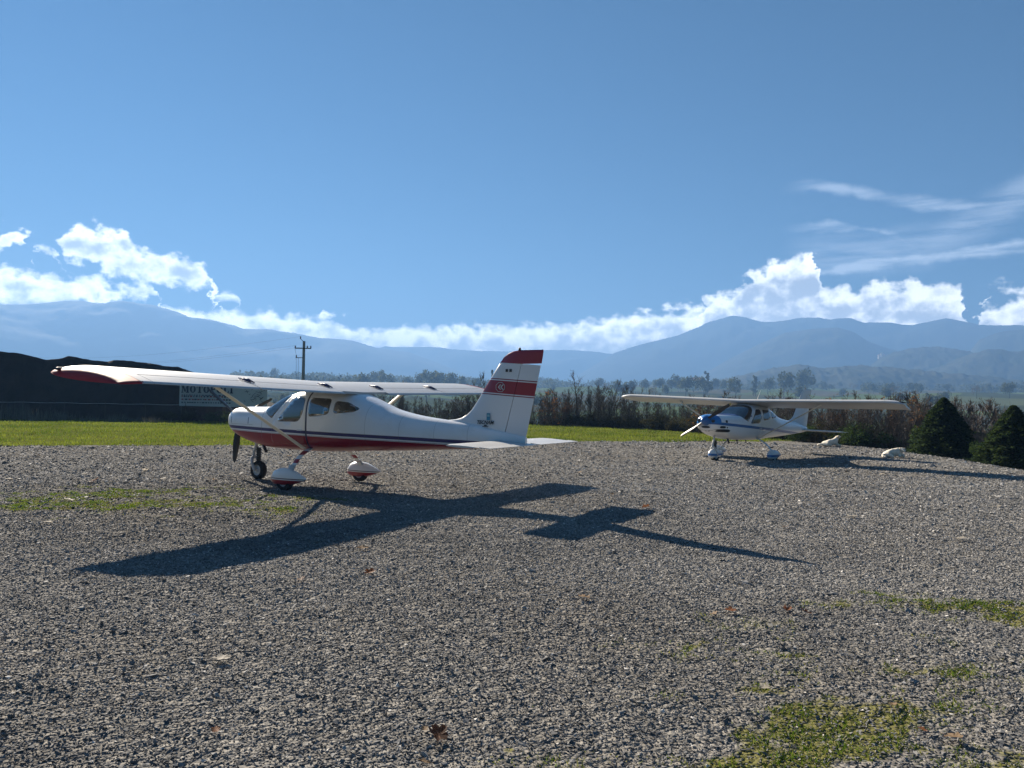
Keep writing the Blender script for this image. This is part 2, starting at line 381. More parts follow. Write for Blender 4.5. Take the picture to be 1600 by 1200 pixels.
ridge('mountain', 'pale distant ridge in the middle behind the tail fin', [(480, 600), (560, 560), (600, 543), (680, 544), (740, 548), (830, 550), (880, 548), (940, 552), (1010, 556), (1100, 575), (1200, 600)], 4800, 900, 50, M['mount'], .004)
ridge('mountain', 'far hazy mountain range at the right under the cloud bank', [(880, 600), (930, 570), (960, 552), (1010, 538), (1060, 524), (1080, 515), (1110, 505), (1140, 498), (1165, 498), (1190, 503), (1215, 503), (1250, 498), (1275, 499), (1300, 504), (1330, 503), (1350, 508), (1390, 508), (1420, 510), (1450, 503), (1478, 497), (1500, 501), (1530, 508), (1570, 510), (1600, 512), (1700, 520), (1900, 500)], 4100, 900, 50, M['mount'], .004)
ridge('hill', 'rounded wooded hill in front of the right hand range', [(1060, 605), (1110, 580), (1150, 556), (1190, 536), (1230, 520), (1270, 516), (1310, 514), (1330, 520), (1360, 535), (1390, 545), (1440, 558), (1500, 580), (1560, 600)], 3100, 600, 50, M['wood'], .006)
ridge('hill', 'low blue hill at the far right edge behind the castle hill', [(1480, 590), (1510, 560), (1530, 535), (1560, 525), (1600, 517), (1680, 515), (1800, 520)], 3250, 600, 50, M['wood'], .006)
ridge('hill', 'wooded hill carrying the small pale castle', [(1330, 600), (1360, 572), (1376, 560), (1395, 553), (1420, 546), (1450, 542), (1475, 543), (1500, 548), (1540, 556), (1580, 570), (1640, 590)], 2400, 400, 45, M['wood'], .01, bumps=5)
ridge('hill', 'nearest wooded hill at the right edge above the dark conifers', [(1400, 600), (1440, 583), (1480, 568), (1510, 556), (1545, 550), (1575, 552), (1610, 553), (1680, 550), (1800, 560)], 2200, 420, 40, M['wood'], .01, bumps=5)
ridge('hill', 'low wooded rise behind the blue plane', [(1090, 605), (1140, 592), (1180, 582), (1215, 576), (1250, 571), (1290, 577), (1340, 573), (1390, 574), (1430, 578), (1480, 584), (1540, 590), (1620, 600)], 1650, 330, 34, M['wood'], .02, bumps=6)

# ------------------------------------------------------------------ dark heap, banner, fence, pole
def heap():
    top = [(-260, 522), (-120, 538), (0, 550), (30, 553), (70, 554), (100, 557), (130, 565), (150, 564), (162, 561), (190, 566), (215, 567), (225, 566), (245, 568), (270, 570), (300, 575), (318, 576), (330, 580), (345, 586), (380, 606), (415, 628), (445, 650), (470, 668)]
    D0 = 53.0; nx, ns = 420, 140
    W = [at(px, py, D0) for px, py in top]
    X = np.linspace(W[0].x, W[-1].x, nx); H = np.interp(X, [w.x for w in W], [w.z for w in W])
    H = H+(fbm(X*1.3, X*0+2, 4)-.47)*.16
    s = np.linspace(0, 1, ns); XX, SS = np.meshgrid(X, s)
    HH = np.broadcast_to(H, XX.shape); foot = 47.5-(XX+10)*(-.10)*.6+(fbm(XX*.5, XX*0)-.47)*1.2; YY = foot+SS*(26)
    up = np.where(SS < .085, np.clip(SS/.085, 0, 1)**.9, 1-.97*np.clip((SS-.085)/.915, 0, 1)**.9)
    Z = np.maximum(HH, -.3)*up+(fbm(XX*.8, YY*.8, 5)-.47)*np.where(SS < .10, .12, .5)*np.sin(np.clip(SS*3, 0, 1)*math.pi*.5)*(up > .02)*np.where(SS > .08, .3, 1)-.06
    n, m = XX.shape; i, j = np.meshgrid(np.arange(n-1), np.arange(m-1), indexing='ij')
    Fc = np.stack([i*m+j, i*m+j+1, (i+1)*m+j+1, (i+1)*m+j], -1).reshape(-1, 4)
    t = NT('dark_soil'); P = t.coord(); a = t.noise(P, .6, 6, .7); b = t.noise(P, 7, 5, .7)
    c = t.mix(t.ss(.3, .7, a), (.016, .015, .016), (.032, .026, .023)); t.bsdf(c, 1.0, .1, bump=b, bs=.8, bd=.08)
    o = np_mesh('soil_heap', np.stack([XX, YY, Z], -1).reshape(-1, 3), Fc, t.mat, smooth=True)
    tag(o, label='huge dark heap of soil with a wavy top behind the grass at left', cat='heap')
heap()
def glyphs(txt, h):
    """fat slab letters as boxes and rings in the xz plane, returns list of polygons (quads) and width"""
    q = []; x = 0; e = .0
    def r(x0, z0, x1, z1): q.append([(x0, z0), (x1, z0), (x1, z1), (x0, z1)])
    for ch in txt:
        if ch == 'O':
            n = 20; w = .86
            for k in range(n):
                a, b = 2*math.pi*k/n, 2*math.pi*(k+1)/n
                f = lambda t, rx, rz: (x+w/2+rx*math.cos(t), .5+rz*math.sin(t))
                q.append([f(a, .43, .5), f(b, .43, .5), f(b, .16, .40), f(a, .16, .40)])
        elif ch == 'M':
            w = 1.12; r(x+.08, .1, x+.2, .9); r(x+.78, .1, x+1.04, .9); r(x, 0, x+.3, .12); r(x+.68, 0, x+1.12, .12); r(x, .88, x+.36, 1); r(x+.76, .88, x+1.12, 1)
            q.append([(x+.1, .95), (x+.4, .95), (x+.62, .1), (x+.5, .1)]); q.append([(x+.84, .92), (x+.74, .92), (x+.5, .1), (x+.6, .1)])
        elif ch == 'T':
            w = .86; r(x+.3, .1, x+.56, .9); r(x+.18, 0, x+.68, .12); r(x, .88, x+.86, 1); r(x, .66, x+.1, .88); r(x+.76, .66, x+.86, .88)
        elif ch == 'P':
            w = .82; r(x+.1, .1, x+.36, .9); r(x, 0, x+.5, .12); r(x, .88, x+.45, 1); n = 10
            for k in range(n):
                a, b = -math.pi/2+math.pi*k/n, -math.pi/2+math.pi*(k+1)/n
                f = lambda t, rx, rz: (x+.42+rx*math.cos(t), .72+rz*math.sin(t))
                q.append([f(a, .38, .28), f(b, .38, .28), f(b, .14, .18), f(a, .14, .18)])
            r(x+.3, .44, x+.44, .54)
        elif ch == 'L':
            w = .8; r(x+.1, .1, x+.36, .9); r(x, 0, x+.78, .12); r(x, .88, x+.5, 1); r(x+.68, .12, x+.78, .38)
        elif ch == 'I':
            w = .5; r(x+.12, .1, x+.38, .9); r(x, 0, x+.5, .12); r(x, .88, x+.5, 1)
        else: w = .4
        x += w+.12
    return q, x
def banner():
    D = 46.0; a = at(280, 634, D); b = at(417, 634, D); W = b.x-a.x; H = 1.42
    root = empty('advertising_banner', a, math.atan2(b.y-a.y, W), label='pale printed banner lettered MOTOPOLI hung before the dark heap', cat='banner')
    t = NT('banner_sheet'); P = t.coord(); x, y, z = t.xyz(P); n = t.noise(P, 3, 4)
    t.bsdf(t.mix(n, (.42, .43, .44), (.52, .52, .52)), .7, .3); sheet = MB(); nx = 24
    vs = []
    for i in range(nx+1):
        u = i/nx
        for j, zz in ((0, 0), (1, H)): vs.append((W*u, .03*math.sin(u*9)+.02*j*math.sin(u*23), zz-.12*math.sin(u*math.pi)*(j)-.02*u))
    sheet.add(vs, [(2*i, 2*i+2, 2*i+3, 2*i+1) for i in range(nx)])
    sheet.build('sheet', t.mat, root, True)
    ink = plain('banner_ink', (.02, .025, .06), .7); inkr = plain('banner_ink_red', (.25, .04, .05), .7)
    q, w = glyphs('MOTOPOLI', 1); lw = W*.60; sx = lw/w; hh = .43; m = MB()
    for i, p in enumerate(q): m.add([(.13+xx*sx, -.062-.0006*(i % 9), .80+zz*hh) for xx, zz in p], [(0, 1, 2, 3)])
    m.build('lettering', ink, root)
    m = MB(); rnd = random.Random(3)
    for row, (zz, hh2, mi) in enumerate(((.54, .09, 1), (.36, .08, 1), (.18, .07, 0), (.64, .05, 0))):
        x = .15
        while x < W*.58:
            ww = rnd.uniform(.05, .16); m.add([(x, -.062, zz), (x+ww, -.062, zz), (x+ww, -.062, zz+hh2), (x, -.062, zz+hh2)], [(0, 1, 2, 3)], mi if rnd.random() < .6 else 0); x += ww+rnd.uniform(.03, .09)
    m.build('small_print', [ink, inkr], root)
    m = MB()
    for k in range(26):
        x = W*.74+rnd.uniform(0, W*.22); z = .35+rnd.uniform(0, .75); a_ = rnd.uniform(-1, 1); l = rnd.uniform(.1, .3)
        m.tube([(x, -.063, z), (x+l*math.cos(a_), -.063-.0004*k, z+l*math.sin(a_))], .012, 4)
    m.build('drawing', ink, root)
    for u in (.02, .5, .98):
        m = MB(); m.tube([(W*u, .05, -1.0), (W*u, .05, H+.05)], .03, 6); m.build('post', M['bark'], root)
banner()
def fence():
    a = at(-160, 628, 44.5); b = at(352, 628, 46.2)
    root = empty('wire_fence', (a.x, a.y, 0), label='thin pale wire fence strung in front of the dark heap', cat='fence')
    m = MB(); n = 40; L = Vector((b.x-a.x, b.y-a.y, 0)); wm = plain('fence_tape', (.6, .6, .62), .5)
    m.tube([L*(i/n)+Vector((0, 0, 1.02-.03*math.sin(i*math.pi/5)**2)) for i in range(n+1)], .009, 5); m.build('wire', wm, root)
    for i in range(9):
        p = L*(i/8); m = MB(); m.tube([p+Vector((0, 0, -.05)), p+Vector((0, 0, 1.12))], [.016, .014], 6); m.build('post', M['bark'], root)
fence()
def pole():
    D = 88.0; p = at(473.5, 600, D); top = at(474, 533, D).z; g = hz(p.x, p.y)
    root = empty('utility_pole', (p.x, p.y, g), label='grey utility pole with one crossarm rising behind the red plane wing', cat='pole')
    H = top-g; m = MB(); m.tube([(0, 0, -.3), (0, 0, H)], [.23, .155], 12); m.build('shaft', M['pole'], root, True, 40)
    m = MB(); z = H-.85; m.box((-.05, -.2, z), (1.9, .1, .12)); m.build('crossarm', M['dark'], root)
    m = MB(); m.box((-.45, -.2, H-1.95), (.85, .08, .08)); m.build('lower_arm', M['dark'], root)
    m = MB(); m.tube([(0, -.17, H-.1), (-.35, -.2, H+.25)], .035, 6); m.build('top_bracket', M['dark'], root)
    for x, zz in ((-.95, z), (.85, z), (.45, z), (-.8, H-1.95), (-.36, H+.22)):
        m = MB(); m.tube([(x, -.2, zz), (x, -.2, zz+.1), (x, -.2, zz+.18), (x, -.2, zz+.3)], [.03, .09, .06, .075], 8); m.build('insulator', M['insul'], root, True)
    m = MB()
    for x, zz, x2, z2 in ((-.8, H-1.95, -.22, -.2), (-.55, H-1.95, -.2, 0), (-.95, z+.2, -.8, H-1.7)): m.tube([(x, -.22, zz), (x*.85+x2*.15, -.3, zz*.6+max(z2, 0)*.4), (x2, -.2, max(z2, 1.5))], .016, 5)
    m.build('down_cable', M['dark'], root)
    w = MB()
    for x, zz in ((-.95, z+.3), (.85, z+.3), (-.36, H+.5)):
        P = []; 
        for i in range(25):
            u = i/24; P.append((x-62*u, -.2+26*u, zz-3.2*math.sin(u*math.pi)*.55-1.0*u))
        w.tube(P, .006, 4)
    w.build('overhead_wire', M['dark'], root)
pole()

# ------------------------------------------------------------------ trees and bushes
def quads(C, size, normal_rand=1.0, aspect=.6):
    n = len(C); a = RNG.normal(0, 1, (n, 3)); a /= np.linalg.norm(a, axis=1)[:, None]
    b = np.cross(a, RNG.normal(0, 1, (n, 3))); b /= np.linalg.norm(b, axis=1)[:, None]
    s = (size*RNG.uniform(.6, 1.3, n))[:, None]
    return np.stack([C-a*s, C+b*s*aspect, C+a*s, C-b*s*aspect], 1).reshape(-1, 3), np.arange(4*n).reshape(-1, 4)
def bare_tree(seed, H, spread, twigmat, ntr=1, leaves=0, lean=.05):
    rnd = random.Random(seed); tr = MB(); cr = MB(); LP = []
    def strip(p, d, L, w):
        p = Vector(p); k = 3; pts = [p]; dd = d.copy()
        for i in range(k):
            dd = (dd+Vector((rnd.gauss(0, .18), rnd.gauss(0, .18), rnd.gauss(.08, .12)))).normalized(); pts.append(pts[-1]+dd*L/k)
        side = dd.cross(Vector((rnd.gauss(0, 1), rnd.gauss(0, 1), rnd.gauss(0, 1)))).normalized(); vs = []
        for i, q in enumerate(pts):
            ww = w*(1-i/(k+.6)); vs += [q-side*ww/2, q+side*ww/2]
        cr.add(vs, [(2*i, 2*i+2, 2*i+3, 2*i+1) for i in range(k)]); return pts, dd
    for s_ in range(ntr):
        a = rnd.uniform(0, 6.28); off = Vector((math.cos(a), math.sin(a), 0))*(0 if ntr == 1 else rnd.uniform(.05, .45)*spread)
        h = H*rnd.uniform(.72, 1.0); p = off.copy(); d = Vector((rnd.gauss(0, lean)+off.x*.12, rnd.gauss(0, lean)+off.y*.12, 1)).normalized(); pts = [p-Vector((0, 0, .3))]; n = 9
        for i in range(n):
            d = (d+Vector((rnd.gauss(0, .07), rnd.gauss(0, .07), .05))).normalized(); p = p+d*h/n; pts.append(p.copy())
        r0 = .011*H*rnd.uniform(.6, 1.1)/(1+.25*(ntr-1)); tr.tube(pts, [r0*(1-.88*i/n) for i in range(n+1)], 6)
        for b in range(int(20+rnd.random()*8)):
            u = rnd.uniform(.06, .97); q = pts[int(u*n)].lerp(pts[min(int(u*n)+1, n)], u*n-int(u*n)); a = rnd.uniform(0, 6.28); t = rnd.uniform(.5, 1.1)
            dd = Vector((math.cos(a)*t, math.sin(a)*t, 1.0)).normalized(); L = h*.34*(1.08-u)**.7*spread*rnd.uniform(.6, 1.2)
            bp, be = strip(q, dd, L, .036)
            for k in range(5):
                v = rnd.uniform(.25, 1); qq = bp[int(v*3)] if int(v*3) < 4 else bp[-1]
                d2 = (be+Vector((rnd.gauss(0, .55), rnd.gauss(0, .55), rnd.gauss(.2, .35)))).normalized(); tp, te = strip(qq, d2, L*rnd.uniform(.35, .65), .024)
                for kk in range(2):
                    d3 = (te+Vector((rnd.gauss(0, .6), rnd.gauss(0, .6), rnd.gauss(.2, .4)))).normalized(); strip(tp[rnd.randint(1, 3)], d3, L*rnd.uniform(.2, .38), .016)
                if leaves and rnd.random() < leaves: LP += [tp[rnd.randint(1, 3)]+Vector((rnd.gauss(0, .06), rnd.gauss(0, .06), rnd.gauss(0, .06))) for _ in range(3)]
    root = empty('bare_tree', label='x', cat='tree')
    tr.build('trunk', M['bark'], root, True); c = cr.build('crown', twigmat, root)
    if LP:
        C = np.array([p[:] for p in LP]); V, Fc = quads(C, np.full(len(C), .055)); np_mesh('foliage', V, Fc, M['rusty'], root, tone=RNG.random(len(C)))['kind'] = 'stuff'
    return root
def leafy(name, seed, W, H, nlump, nleaf, size, mat, core=True, stems=4, cone=False):
    rnd = random.Random(seed); g = np.random.default_rng(seed); root = empty(name, label='x', cat='bush')
    if cone:
        t = g.random(nleaf)**1.05; z = .04*H+t*H*.96; a = g.uniform(0, 6.283, nleaf)
        lump = .74+.34*vnoise(a*2.2+seed*3, z*2.6)+.22*vnoise(a*6, z*7)
        prof = (1-t)**.80*(.72+.28*np.clip(t*8, 0, 1))*1.08+.015
        r = W*.5*prof*lump*g.uniform(.25, 1.0, nleaf)**.4*np.where(g.random(nleaf) < .10, g.uniform(1.0, 1.22, nleaf), 1); C = np.stack([r*np.cos(a), r*np.sin(a), z], -1)
    else:
        cs = []
        for i in range(nlump):
            a = rnd.uniform(0, 6.28); rr = W*.5*rnd.random()**.6*.72; zz = H*rnd.uniform(.25, .82)*(1-.35*(rr/(W*.5)))
            cs.append((rr*math.cos(a), rr*math.sin(a), zz, W*rnd.uniform(.13, .26), H*rnd.uniform(.13, .26)))
        cs = np.array(cs); k = g.integers(0, nlump, nleaf); d = g.normal(0, 1, (nleaf, 3)); d /= np.linalg.norm(d, axis=1)[:, None]; d *= g.uniform(.55, 1.05, nleaf)[:, None]
        C = cs[k, :3]+d*np.stack([cs[k, 3], cs[k, 3], cs[k, 4]], -1); C[:, 2] = np.abs(C[:, 2])
    V, Fc = quads(C, np.full(nleaf, size), aspect=.45); np_mesh('crown', V, Fc, mat, root, tone=g.random(nleaf))
    m = MB()
    for i in range(stems):
        a = rnd.uniform(0, 6.28); b = rnd.uniform(.05, .3)*W if stems > 1 else 0
        m.tube([(0, 0, -.25), (b*.3*math.cos(a), b*.3*math.sin(a), H*.35), (b*math.cos(a), b*math.sin(a), H*(.7 if stems > 1 else .92))], [.02*H*(1.3 if stems == 1 else .7), .014*H, .004*H], 6)
    m.build('stem' if stems > 1 else 'trunk', M['bark'], root, True)
    return root
def place(proto, used, x, y, z, s, rz, label, group, cat, name=None):
    o = proto if proto.name not in used else copy_tree(proto)
    used.add(proto.name)
    o.location = (x, y, z); o.scale = (s[0], s[0], s[1]); o.rotation_euler = (0, 0, rz)
    o['label'] = label; o['category'] = cat
    if group: o['group'] = group
    elif 'group' in o: del o['group']
    return o
used = set()
protos = [bare_tree(1, 5.0, 1.0, M['twig'], 1), bare_tree(2, 5.0, .8, M['twig2'], 2), bare_tree(3, 4.6, .9, M['twig'], 3), bare_tree(4, 5.2, 1.1, M['twig2'], 1),
          bare_tree(5, 4.4, .8, M['twig3'], 4), bare_tree(6, 4.8, .9, M['twig2'], 3)]
rusty = [bare_tree(11, 4.2, 1.1, M['twig3'], 3, leaves=.5), bare_tree(12, 3.6, 1.1, M['twig3'], 3, leaves=.3)]
LB = ['bare brown tree in the dense thicket along the far grass edge', 'bare grey two stemmed tree in the thicket along the far grass edge', 'bare brown many stemmed shrub tree in the thicket beyond the yard',
      'wide bare grey tree in the thicket beyond the yard', 'reddish bare shrub tree in the thicket beyond the yard', 'slim grey clump of bare stems in the thicket beyond the yard']
# thicket silhouette: photo x -> photo y of the tops
TX = [560, 600, 640, 700, 740, 770, 830, 860, 900, 930, 960, 1000, 1060, 1120, 1180, 1260, 1340, 1400, 1440, 1500, 1560, 1640]
TY = [604, 592, 604, 606, 590, 584, 588, 588, 582, 580, 588, 598, 610, 608, 606, 604, 606, 604, 600, 612, 616, 616]
EX = [560, 850, 1000, 1080, 1180, 1290, 1400, 1500, 1640]; ED = [58, 51.5, 47, 43, 38, 33, 31.5, 31, 30]
rnd = random.Random(21)
for px in np.arange(575, 1640, 3.9):
    px = float(px+rnd.uniform(-4, 4)); row = rnd.choice((.4, 1.2, 2.2, 3.2, 4.6)); D = float(np.interp(px, EX, ED))+row+rnd.uniform(-.4, .8)
    if px > 1420: D += 5
    w = at(px, float(np.interp(px, TX, TY))+abs(rnd.gauss(3, 9))+38*max(0, float(vnoise(np.array([px/26.0]), np.array([3.3]))[0])-.42), D); g = hz(w.x, w.y); H = max(w.z-g, 1.5); k = rnd.randrange(6)
    h0 = [5.0, 5.0, 4.6, 5.2, 4.4, 4.8][k]; s = H/h0
    place(protos[k], used, w.x, w.y, g, (min(s, 1.2)*rnd.uniform(.9, 1.2), s), rnd.uniform(0, 6.28), LB[k], 'bare trees of the thicket', 'tree')
# trees one can single out
for px, py, D, k, s, lab in ((905, 573, 51.2, 0, 1.15, 'tallest bare tree of the thicket, just right of the tail fin'), (938, 577, 52.5, 3, 1.1, 'second tall bare tree, right of the tallest one'),
                            (752, 577, 60, 4, 1, 'bare bush rising above the right wingtip of the red plane'), (592, 588, 66, 2, 1, 'bare shrub tree showing over the red plane wing near the cabin'), (1248, 604, 42, 1, 1, 'bare tree behind the tail of the blue plane')):
    w = at(px, py, D); g = hz(w.x, w.y); h0 = [5.0, 5.0, 4.6, 5.2, 4.4, 4.8][k]
    o = copy_tree(protos[k]); o.location = (w.x, w.y, g); o.scale = (s, s, (w.z-g)/h0); o.rotation_euler = (0, 0, px); o['label'] = lab; del o['group']
for i, (px, py, D, k, lab) in enumerate(((886, 622, 50.5, 0, 'bush with rusty orange leaves at the grass edge right of the tail fin'), (862, 604, 52, 1, 'shrub with sparse rusty leaves close behind the tail fin rudder'),
                                     (1092, 626, 41.5, 1, 'rusty leaved shrub behind the spinner of the blue plane'), (1428, 605, 33.5, 0, 'rusty leaved shrub tree left behind the larger dark conifer'), (1400, 612, 34, 1, 'tawny shrub behind the lying dog'), (1316, 612, 36, 0, 'tawny leaved tree behind the left wingtip side of the blue plane'))):
    w = at(px, py, D); g = hz(w.x, w.y); o = place(rusty[k], used, w.x, w.y, g, (1, (w.z-g)/(4.2, 3.6)[k]), i*1.3, lab, None, 'shrub')
bush = [leafy('bramble_bush', 31, 2.4, 1.5, 14, 2600, .05, M['bramble']), leafy('bramble_bush', 32, 2.0, 1.7, 12, 2600, .05, M['bramble'])]
evg = [leafy('evergreen_bush', 33, 2.4, 1.7, 16, 4200, .045, M['ever']), leafy('evergreen_bush', 34, 2.0, 1.9, 12, 3600, .045, M['ever'])]
for px in np.arange(600, 1640, 13.0):
    px = float(px+rnd.uniform(-8, 8)); D = float(np.interp(px, EX, ED))+rnd.uniform(.2, 2.6)+(3 if px > 1420 else 0)
    w = at(px, 660, D); g = hz(w.x, w.y); k = rnd.randrange(2); s = rnd.uniform(.6, 1.05)
    place(bush[k], used, w.x, w.y, g-.1, (s*1.1, s), rnd.uniform(0, 6.28), 'dull brownish bramble bush filling the foot of the thicket', 'brambles under the thicket', 'bush')
for i, (px, D, W, H, lab) in enumerate(((1352, 32.5, 1.1, .95, 'dark green rounded bush behind and left of the curled dog'), (1250, 34.5, .9, .55, 'low green bush under the tailplane of the blue plane'), (1322, 33, .75, .8, 'dark green bush just right of the dog with raised head'),
                                   (1540, 24.5, .5, .55, 'pale green low bush between the two dark conifers'), (690, 62, 1.2, .7, 'green bush under the thicket behind the red plane fuselage'), (1436, 30, .7, .9, 'dark green bush at the left foot of the larger conifer'))):
    w = at(px, 680, D); g = hz(w.x, w.y); place(evg[i % 2], used, w.x, w.y, g-.05, (W, H), i*1.7, lab, None, 'bush')
c1 = leafy('conifer', 41, 2.5, 4.6, 1, 26000, .075, M['cypress'], cone=True, stems=1)
for o, (px, py, D, s), lab in ((c1, (1475, 622, 28.0, 1), 'larger dark cone shaped conifer standing below the gravel edge'), (leafy('conifer', 43, 2.3, 4.4, 1, 24000, .07, M['cypress'], cone=True, stems=1), (1584, 629, 23.6, .95), 'dark conifer cut by the right photo edge')):
    w = at(px, py, D); g = hz(w.x, w.y); o.location = (w.x, w.y, g-.1); sc = (w.z-g+.1)/4.6; o.scale = (s, s, sc); o.rotation_euler = (0, 0, px); o['label'] = lab; o['category'] = 'tree'
# weeds and brambles at the foot of the heap
def weeds(name, seed, W, H, n):
    g = np.random.default_rng(seed); x = g.normal(0, W*.35, n); y = g.normal(0, W*.25, n); h = H*g.uniform(.4, 1.1, n)*np.exp(-(x/W)**2); a = g.uniform(0, 6.28, n); l = g.uniform(0, .35, n)*h
    B = np.stack([x, y, 0*x], -1); T = B+np.stack([np.cos(a)*l, np.sin(a)*l, h], -1); s = np.stack([g.normal(0, 1, n), g.normal(0, 1, n), 0*x], -1)*.008
    V = np.concatenate([np.stack([B-s, B+s, T], 1).reshape(-1, 3)]); o = np_mesh(name, V, np.arange(3*n).reshape(-1, 3), M['drygrass'], tone=g.random(n)); return o
wd = weeds('dry_weeds', 5, 1.1, .95, 200); wu = False
for i, (px, s) in enumerate(((-30, 1), (8, 1.25), (36, 1.2), (60, .8), (80, .9), (100, .7), (140, .45), (185, .6), (215, .3), (238, .4))):
    w = at(px, 655, 43.5+(i % 3)*.7); o = wd if not wu else wd.copy()
    if wu: COL.objects.link(o)
    wu = True; o.location = (w.x, w.y, 0); o.scale = (1, 1, s); o.rotation_euler = (0, 0, i)
    tag(o, label='tuft of dry grey weeds at the foot of the dark heap', cat='weeds', group='dry weeds below the heap')
for i, (px, D, W, H, lab) in enumerate(((265, 45, .75, .55, 'low bramble bush left of the banner at the foot of the heap'), (297, 45.4, .7, .62, 'bramble bush right under the banner lettering'), (345, 45.8, .9, .5, 'dark low bush beside the red plane spinner'), (395, 47.5, .9, .6, 'dark bush behind the red plane cowling'))):
    w = at(px, 655, D); o = copy_tree((bush, evg)[i > 1][i % 2]); o.location = (w.x, w.y, -.02); o.scale = (W, W, H); o['label'] = lab
    if 'group' in o: del o['group']
# mid and far trees of the valley
def fartree(name, seed, kind):
    g = np.random.default_rng(seed); rnd = random.Random(seed)
    if kind == 'round':
        cs = np.array([(rnd.gauss(0, .22), rnd.gauss(0, .22), rnd.uniform(.45, .8), rnd.uniform(.16, .27)) for _ in range(9)]); n = 620; sz = .055
    elif kind == 'poplar':
        cs = np.array([(rnd.gauss(0, .03), rnd.gauss(0, .03), .15+.09*i, .085*(1.15-.06*i)) for i in range(9)]); n = 420; sz = .035
    else:
        cs = np.array([(rnd.gauss(0, .17), rnd.gauss(0, .17), rnd.uniform(.35, .86), rnd.uniform(.14, .24)) for _ in range(9)]); n = 420; sz = .05
    k = g.integers(0, len(cs), n); d = g.normal(0, 1, (n, 3)); d /= np.linalg.norm(d, axis=1)[:, None]; d *= (g.random(n)**.5)[:, None]
    C = cs[k, :3]+d*cs[k, 3:4]; V, Fc = quads(C, np.full(n, sz), aspect=(.2 if kind == 'bare' else .7))
    root = empty(name, label='x', cat='tree')
    np_mesh('crown', V, Fc, M['farbare'] if kind == 'bare' else M['olive'], root, tone=g.random(n))
    m = MB(); m.tube([(0, 0, -.05), (0, 0, .6)], [.03, .012], 5); m.build('trunk', M['bark'], root); return root
FT = dict(round=[fartree('valley_tree', 51, 'round'), fartree('valley_tree', 52, 'round'), fartree('valley_tree', 53, 'round')], bare=[fartree('bare_valley_tree', 54, 'bare'), fartree('bare_valley_tree', 55, 'bare')], poplar=[fartree('poplar', 56, 'poplar')])
LF = dict(round='hazy round crowned tree far out in the valley', bare='hazy bare tree out in the valley', poplar='slim dark poplar far out in the valley')
def far(px, top, D, kind, lab=None, fat=1.0):
    w = at(px, top, D); g = hz(w.x, w.y); H = max(w.z-g, 3.0); p = rnd.choice(FT[kind])
    place(p, used, w.x, w.y, g, (H*fat, H), rnd.uniform(0, 6.28), lab or LF[kind], None if lab else 'far trees of the valley', 'tree')
for px, top, w in ((425, 585, 1.6), (445, 587, 1.6), (462, 590, 1.4), (380, 588, 1.3), (395, 590, 1.2), (575, 581, 1.5), (590, 579, 1.6), (605, 582, 1.4), (640, 586, 1.3), (655, 582, 1.4), (672, 578, 1.5), (690, 577, 1.6), (702, 580, 1.3), (722, 586, 1.2), (548, 590, 1.2), (560, 588, 1.2), (500, 590, 1.1), (515, 588, 1.1)):
    far(px, top, rnd.uniform(620, 760), 'round', fat=w*.62)
for px, top in ((495, 585), (531, 584), (544, 585), (539, 588), (505, 587)): far(px, top, rnd.uniform(640, 720), 'poplar', fat=1.2)
far(770, 574, 420, 'poplar', 'very thin dark tree beside the leading edge of the tail fin', .55)
for px, top in ((1042, 600), (1060, 582), (1072, 584), (1084, 585), (1050, 590), (1030, 588), (1100, 588), (1115, 590), (1010, 590), (985, 591), (970, 590), (1130, 592), (1150, 590), (1200, 588), (1225, 580), (1250, 574), (1262, 576)):
    far(px, top, rnd.uniform(620, 900), 'round', fat=.75)
for px, top in ((1103, 577), (1106, 580), (1178, 584), (1181, 586)): far(px, top, 700, 'poplar', fat=.8)
for i in range(105):
    px = rnd.uniform(380, 1640); D = rnd.choice((rnd.uniform(110, 260), rnd.uniform(260, 480), rnd.uniform(480, 1100), rnd.uniform(900, 1300)))
    x, y = at(px, 600, D).x, D; g = hz(x, y); H = rnd.uniform(6, 12)+(4 if D > 400 else 0)
    pt = ray(px, 600); kind = rnd.choice(('round', 'bare', 'bare', 'round')) if D < 480 else rnd.choice(('round', 'round', 'bare'))
    place(rnd.choice(FT[kind]), used, x, y, g, (H*rnd.uniform(.7, 1), H), rnd.uniform(0, 6.28), LF[kind], 'far trees of the valley', 'tree')
# far woods as one mass
def woods():
    n = 5200; g = np.random.default_rng(77); D = g.uniform(900, 1900, n); px = g.uniform(360, 1680, n); C = []
    ok = fbm(px/55+3, D/160, 3) > .47; px, D = px[ok], D[ok]
    dirs = np.array([ray(float(p), 600)[:] for p in px]); x = dirs[:, 0]/dirs[:, 1]*D; y = D; z = height(x, y)
    per = 14; k = np.repeat(np.arange(len(x)), per); H = g.uniform(7, 13, len(x)); d = g.normal(0, 1, (len(k), 3)); d /= np.linalg.norm(d, axis=1)[:, None]; d *= (g.random(len(k))**.4)[:, None]
    C = np.stack([x[k], y[k], z[k]+H[k]*.55], -1)+d*np.stack([H[k]*.55, H[k]*.55, H[k]*.48], -1)
    V, Fc = quads(C, np.full(len(k), 2.0), aspect=.7); tag(np_mesh('woodland', V, Fc, M['olive'], tone=g.random(len(k))), label='hazy mass of far woods across the valley', cat='woodland', kind='stuff')
woods()
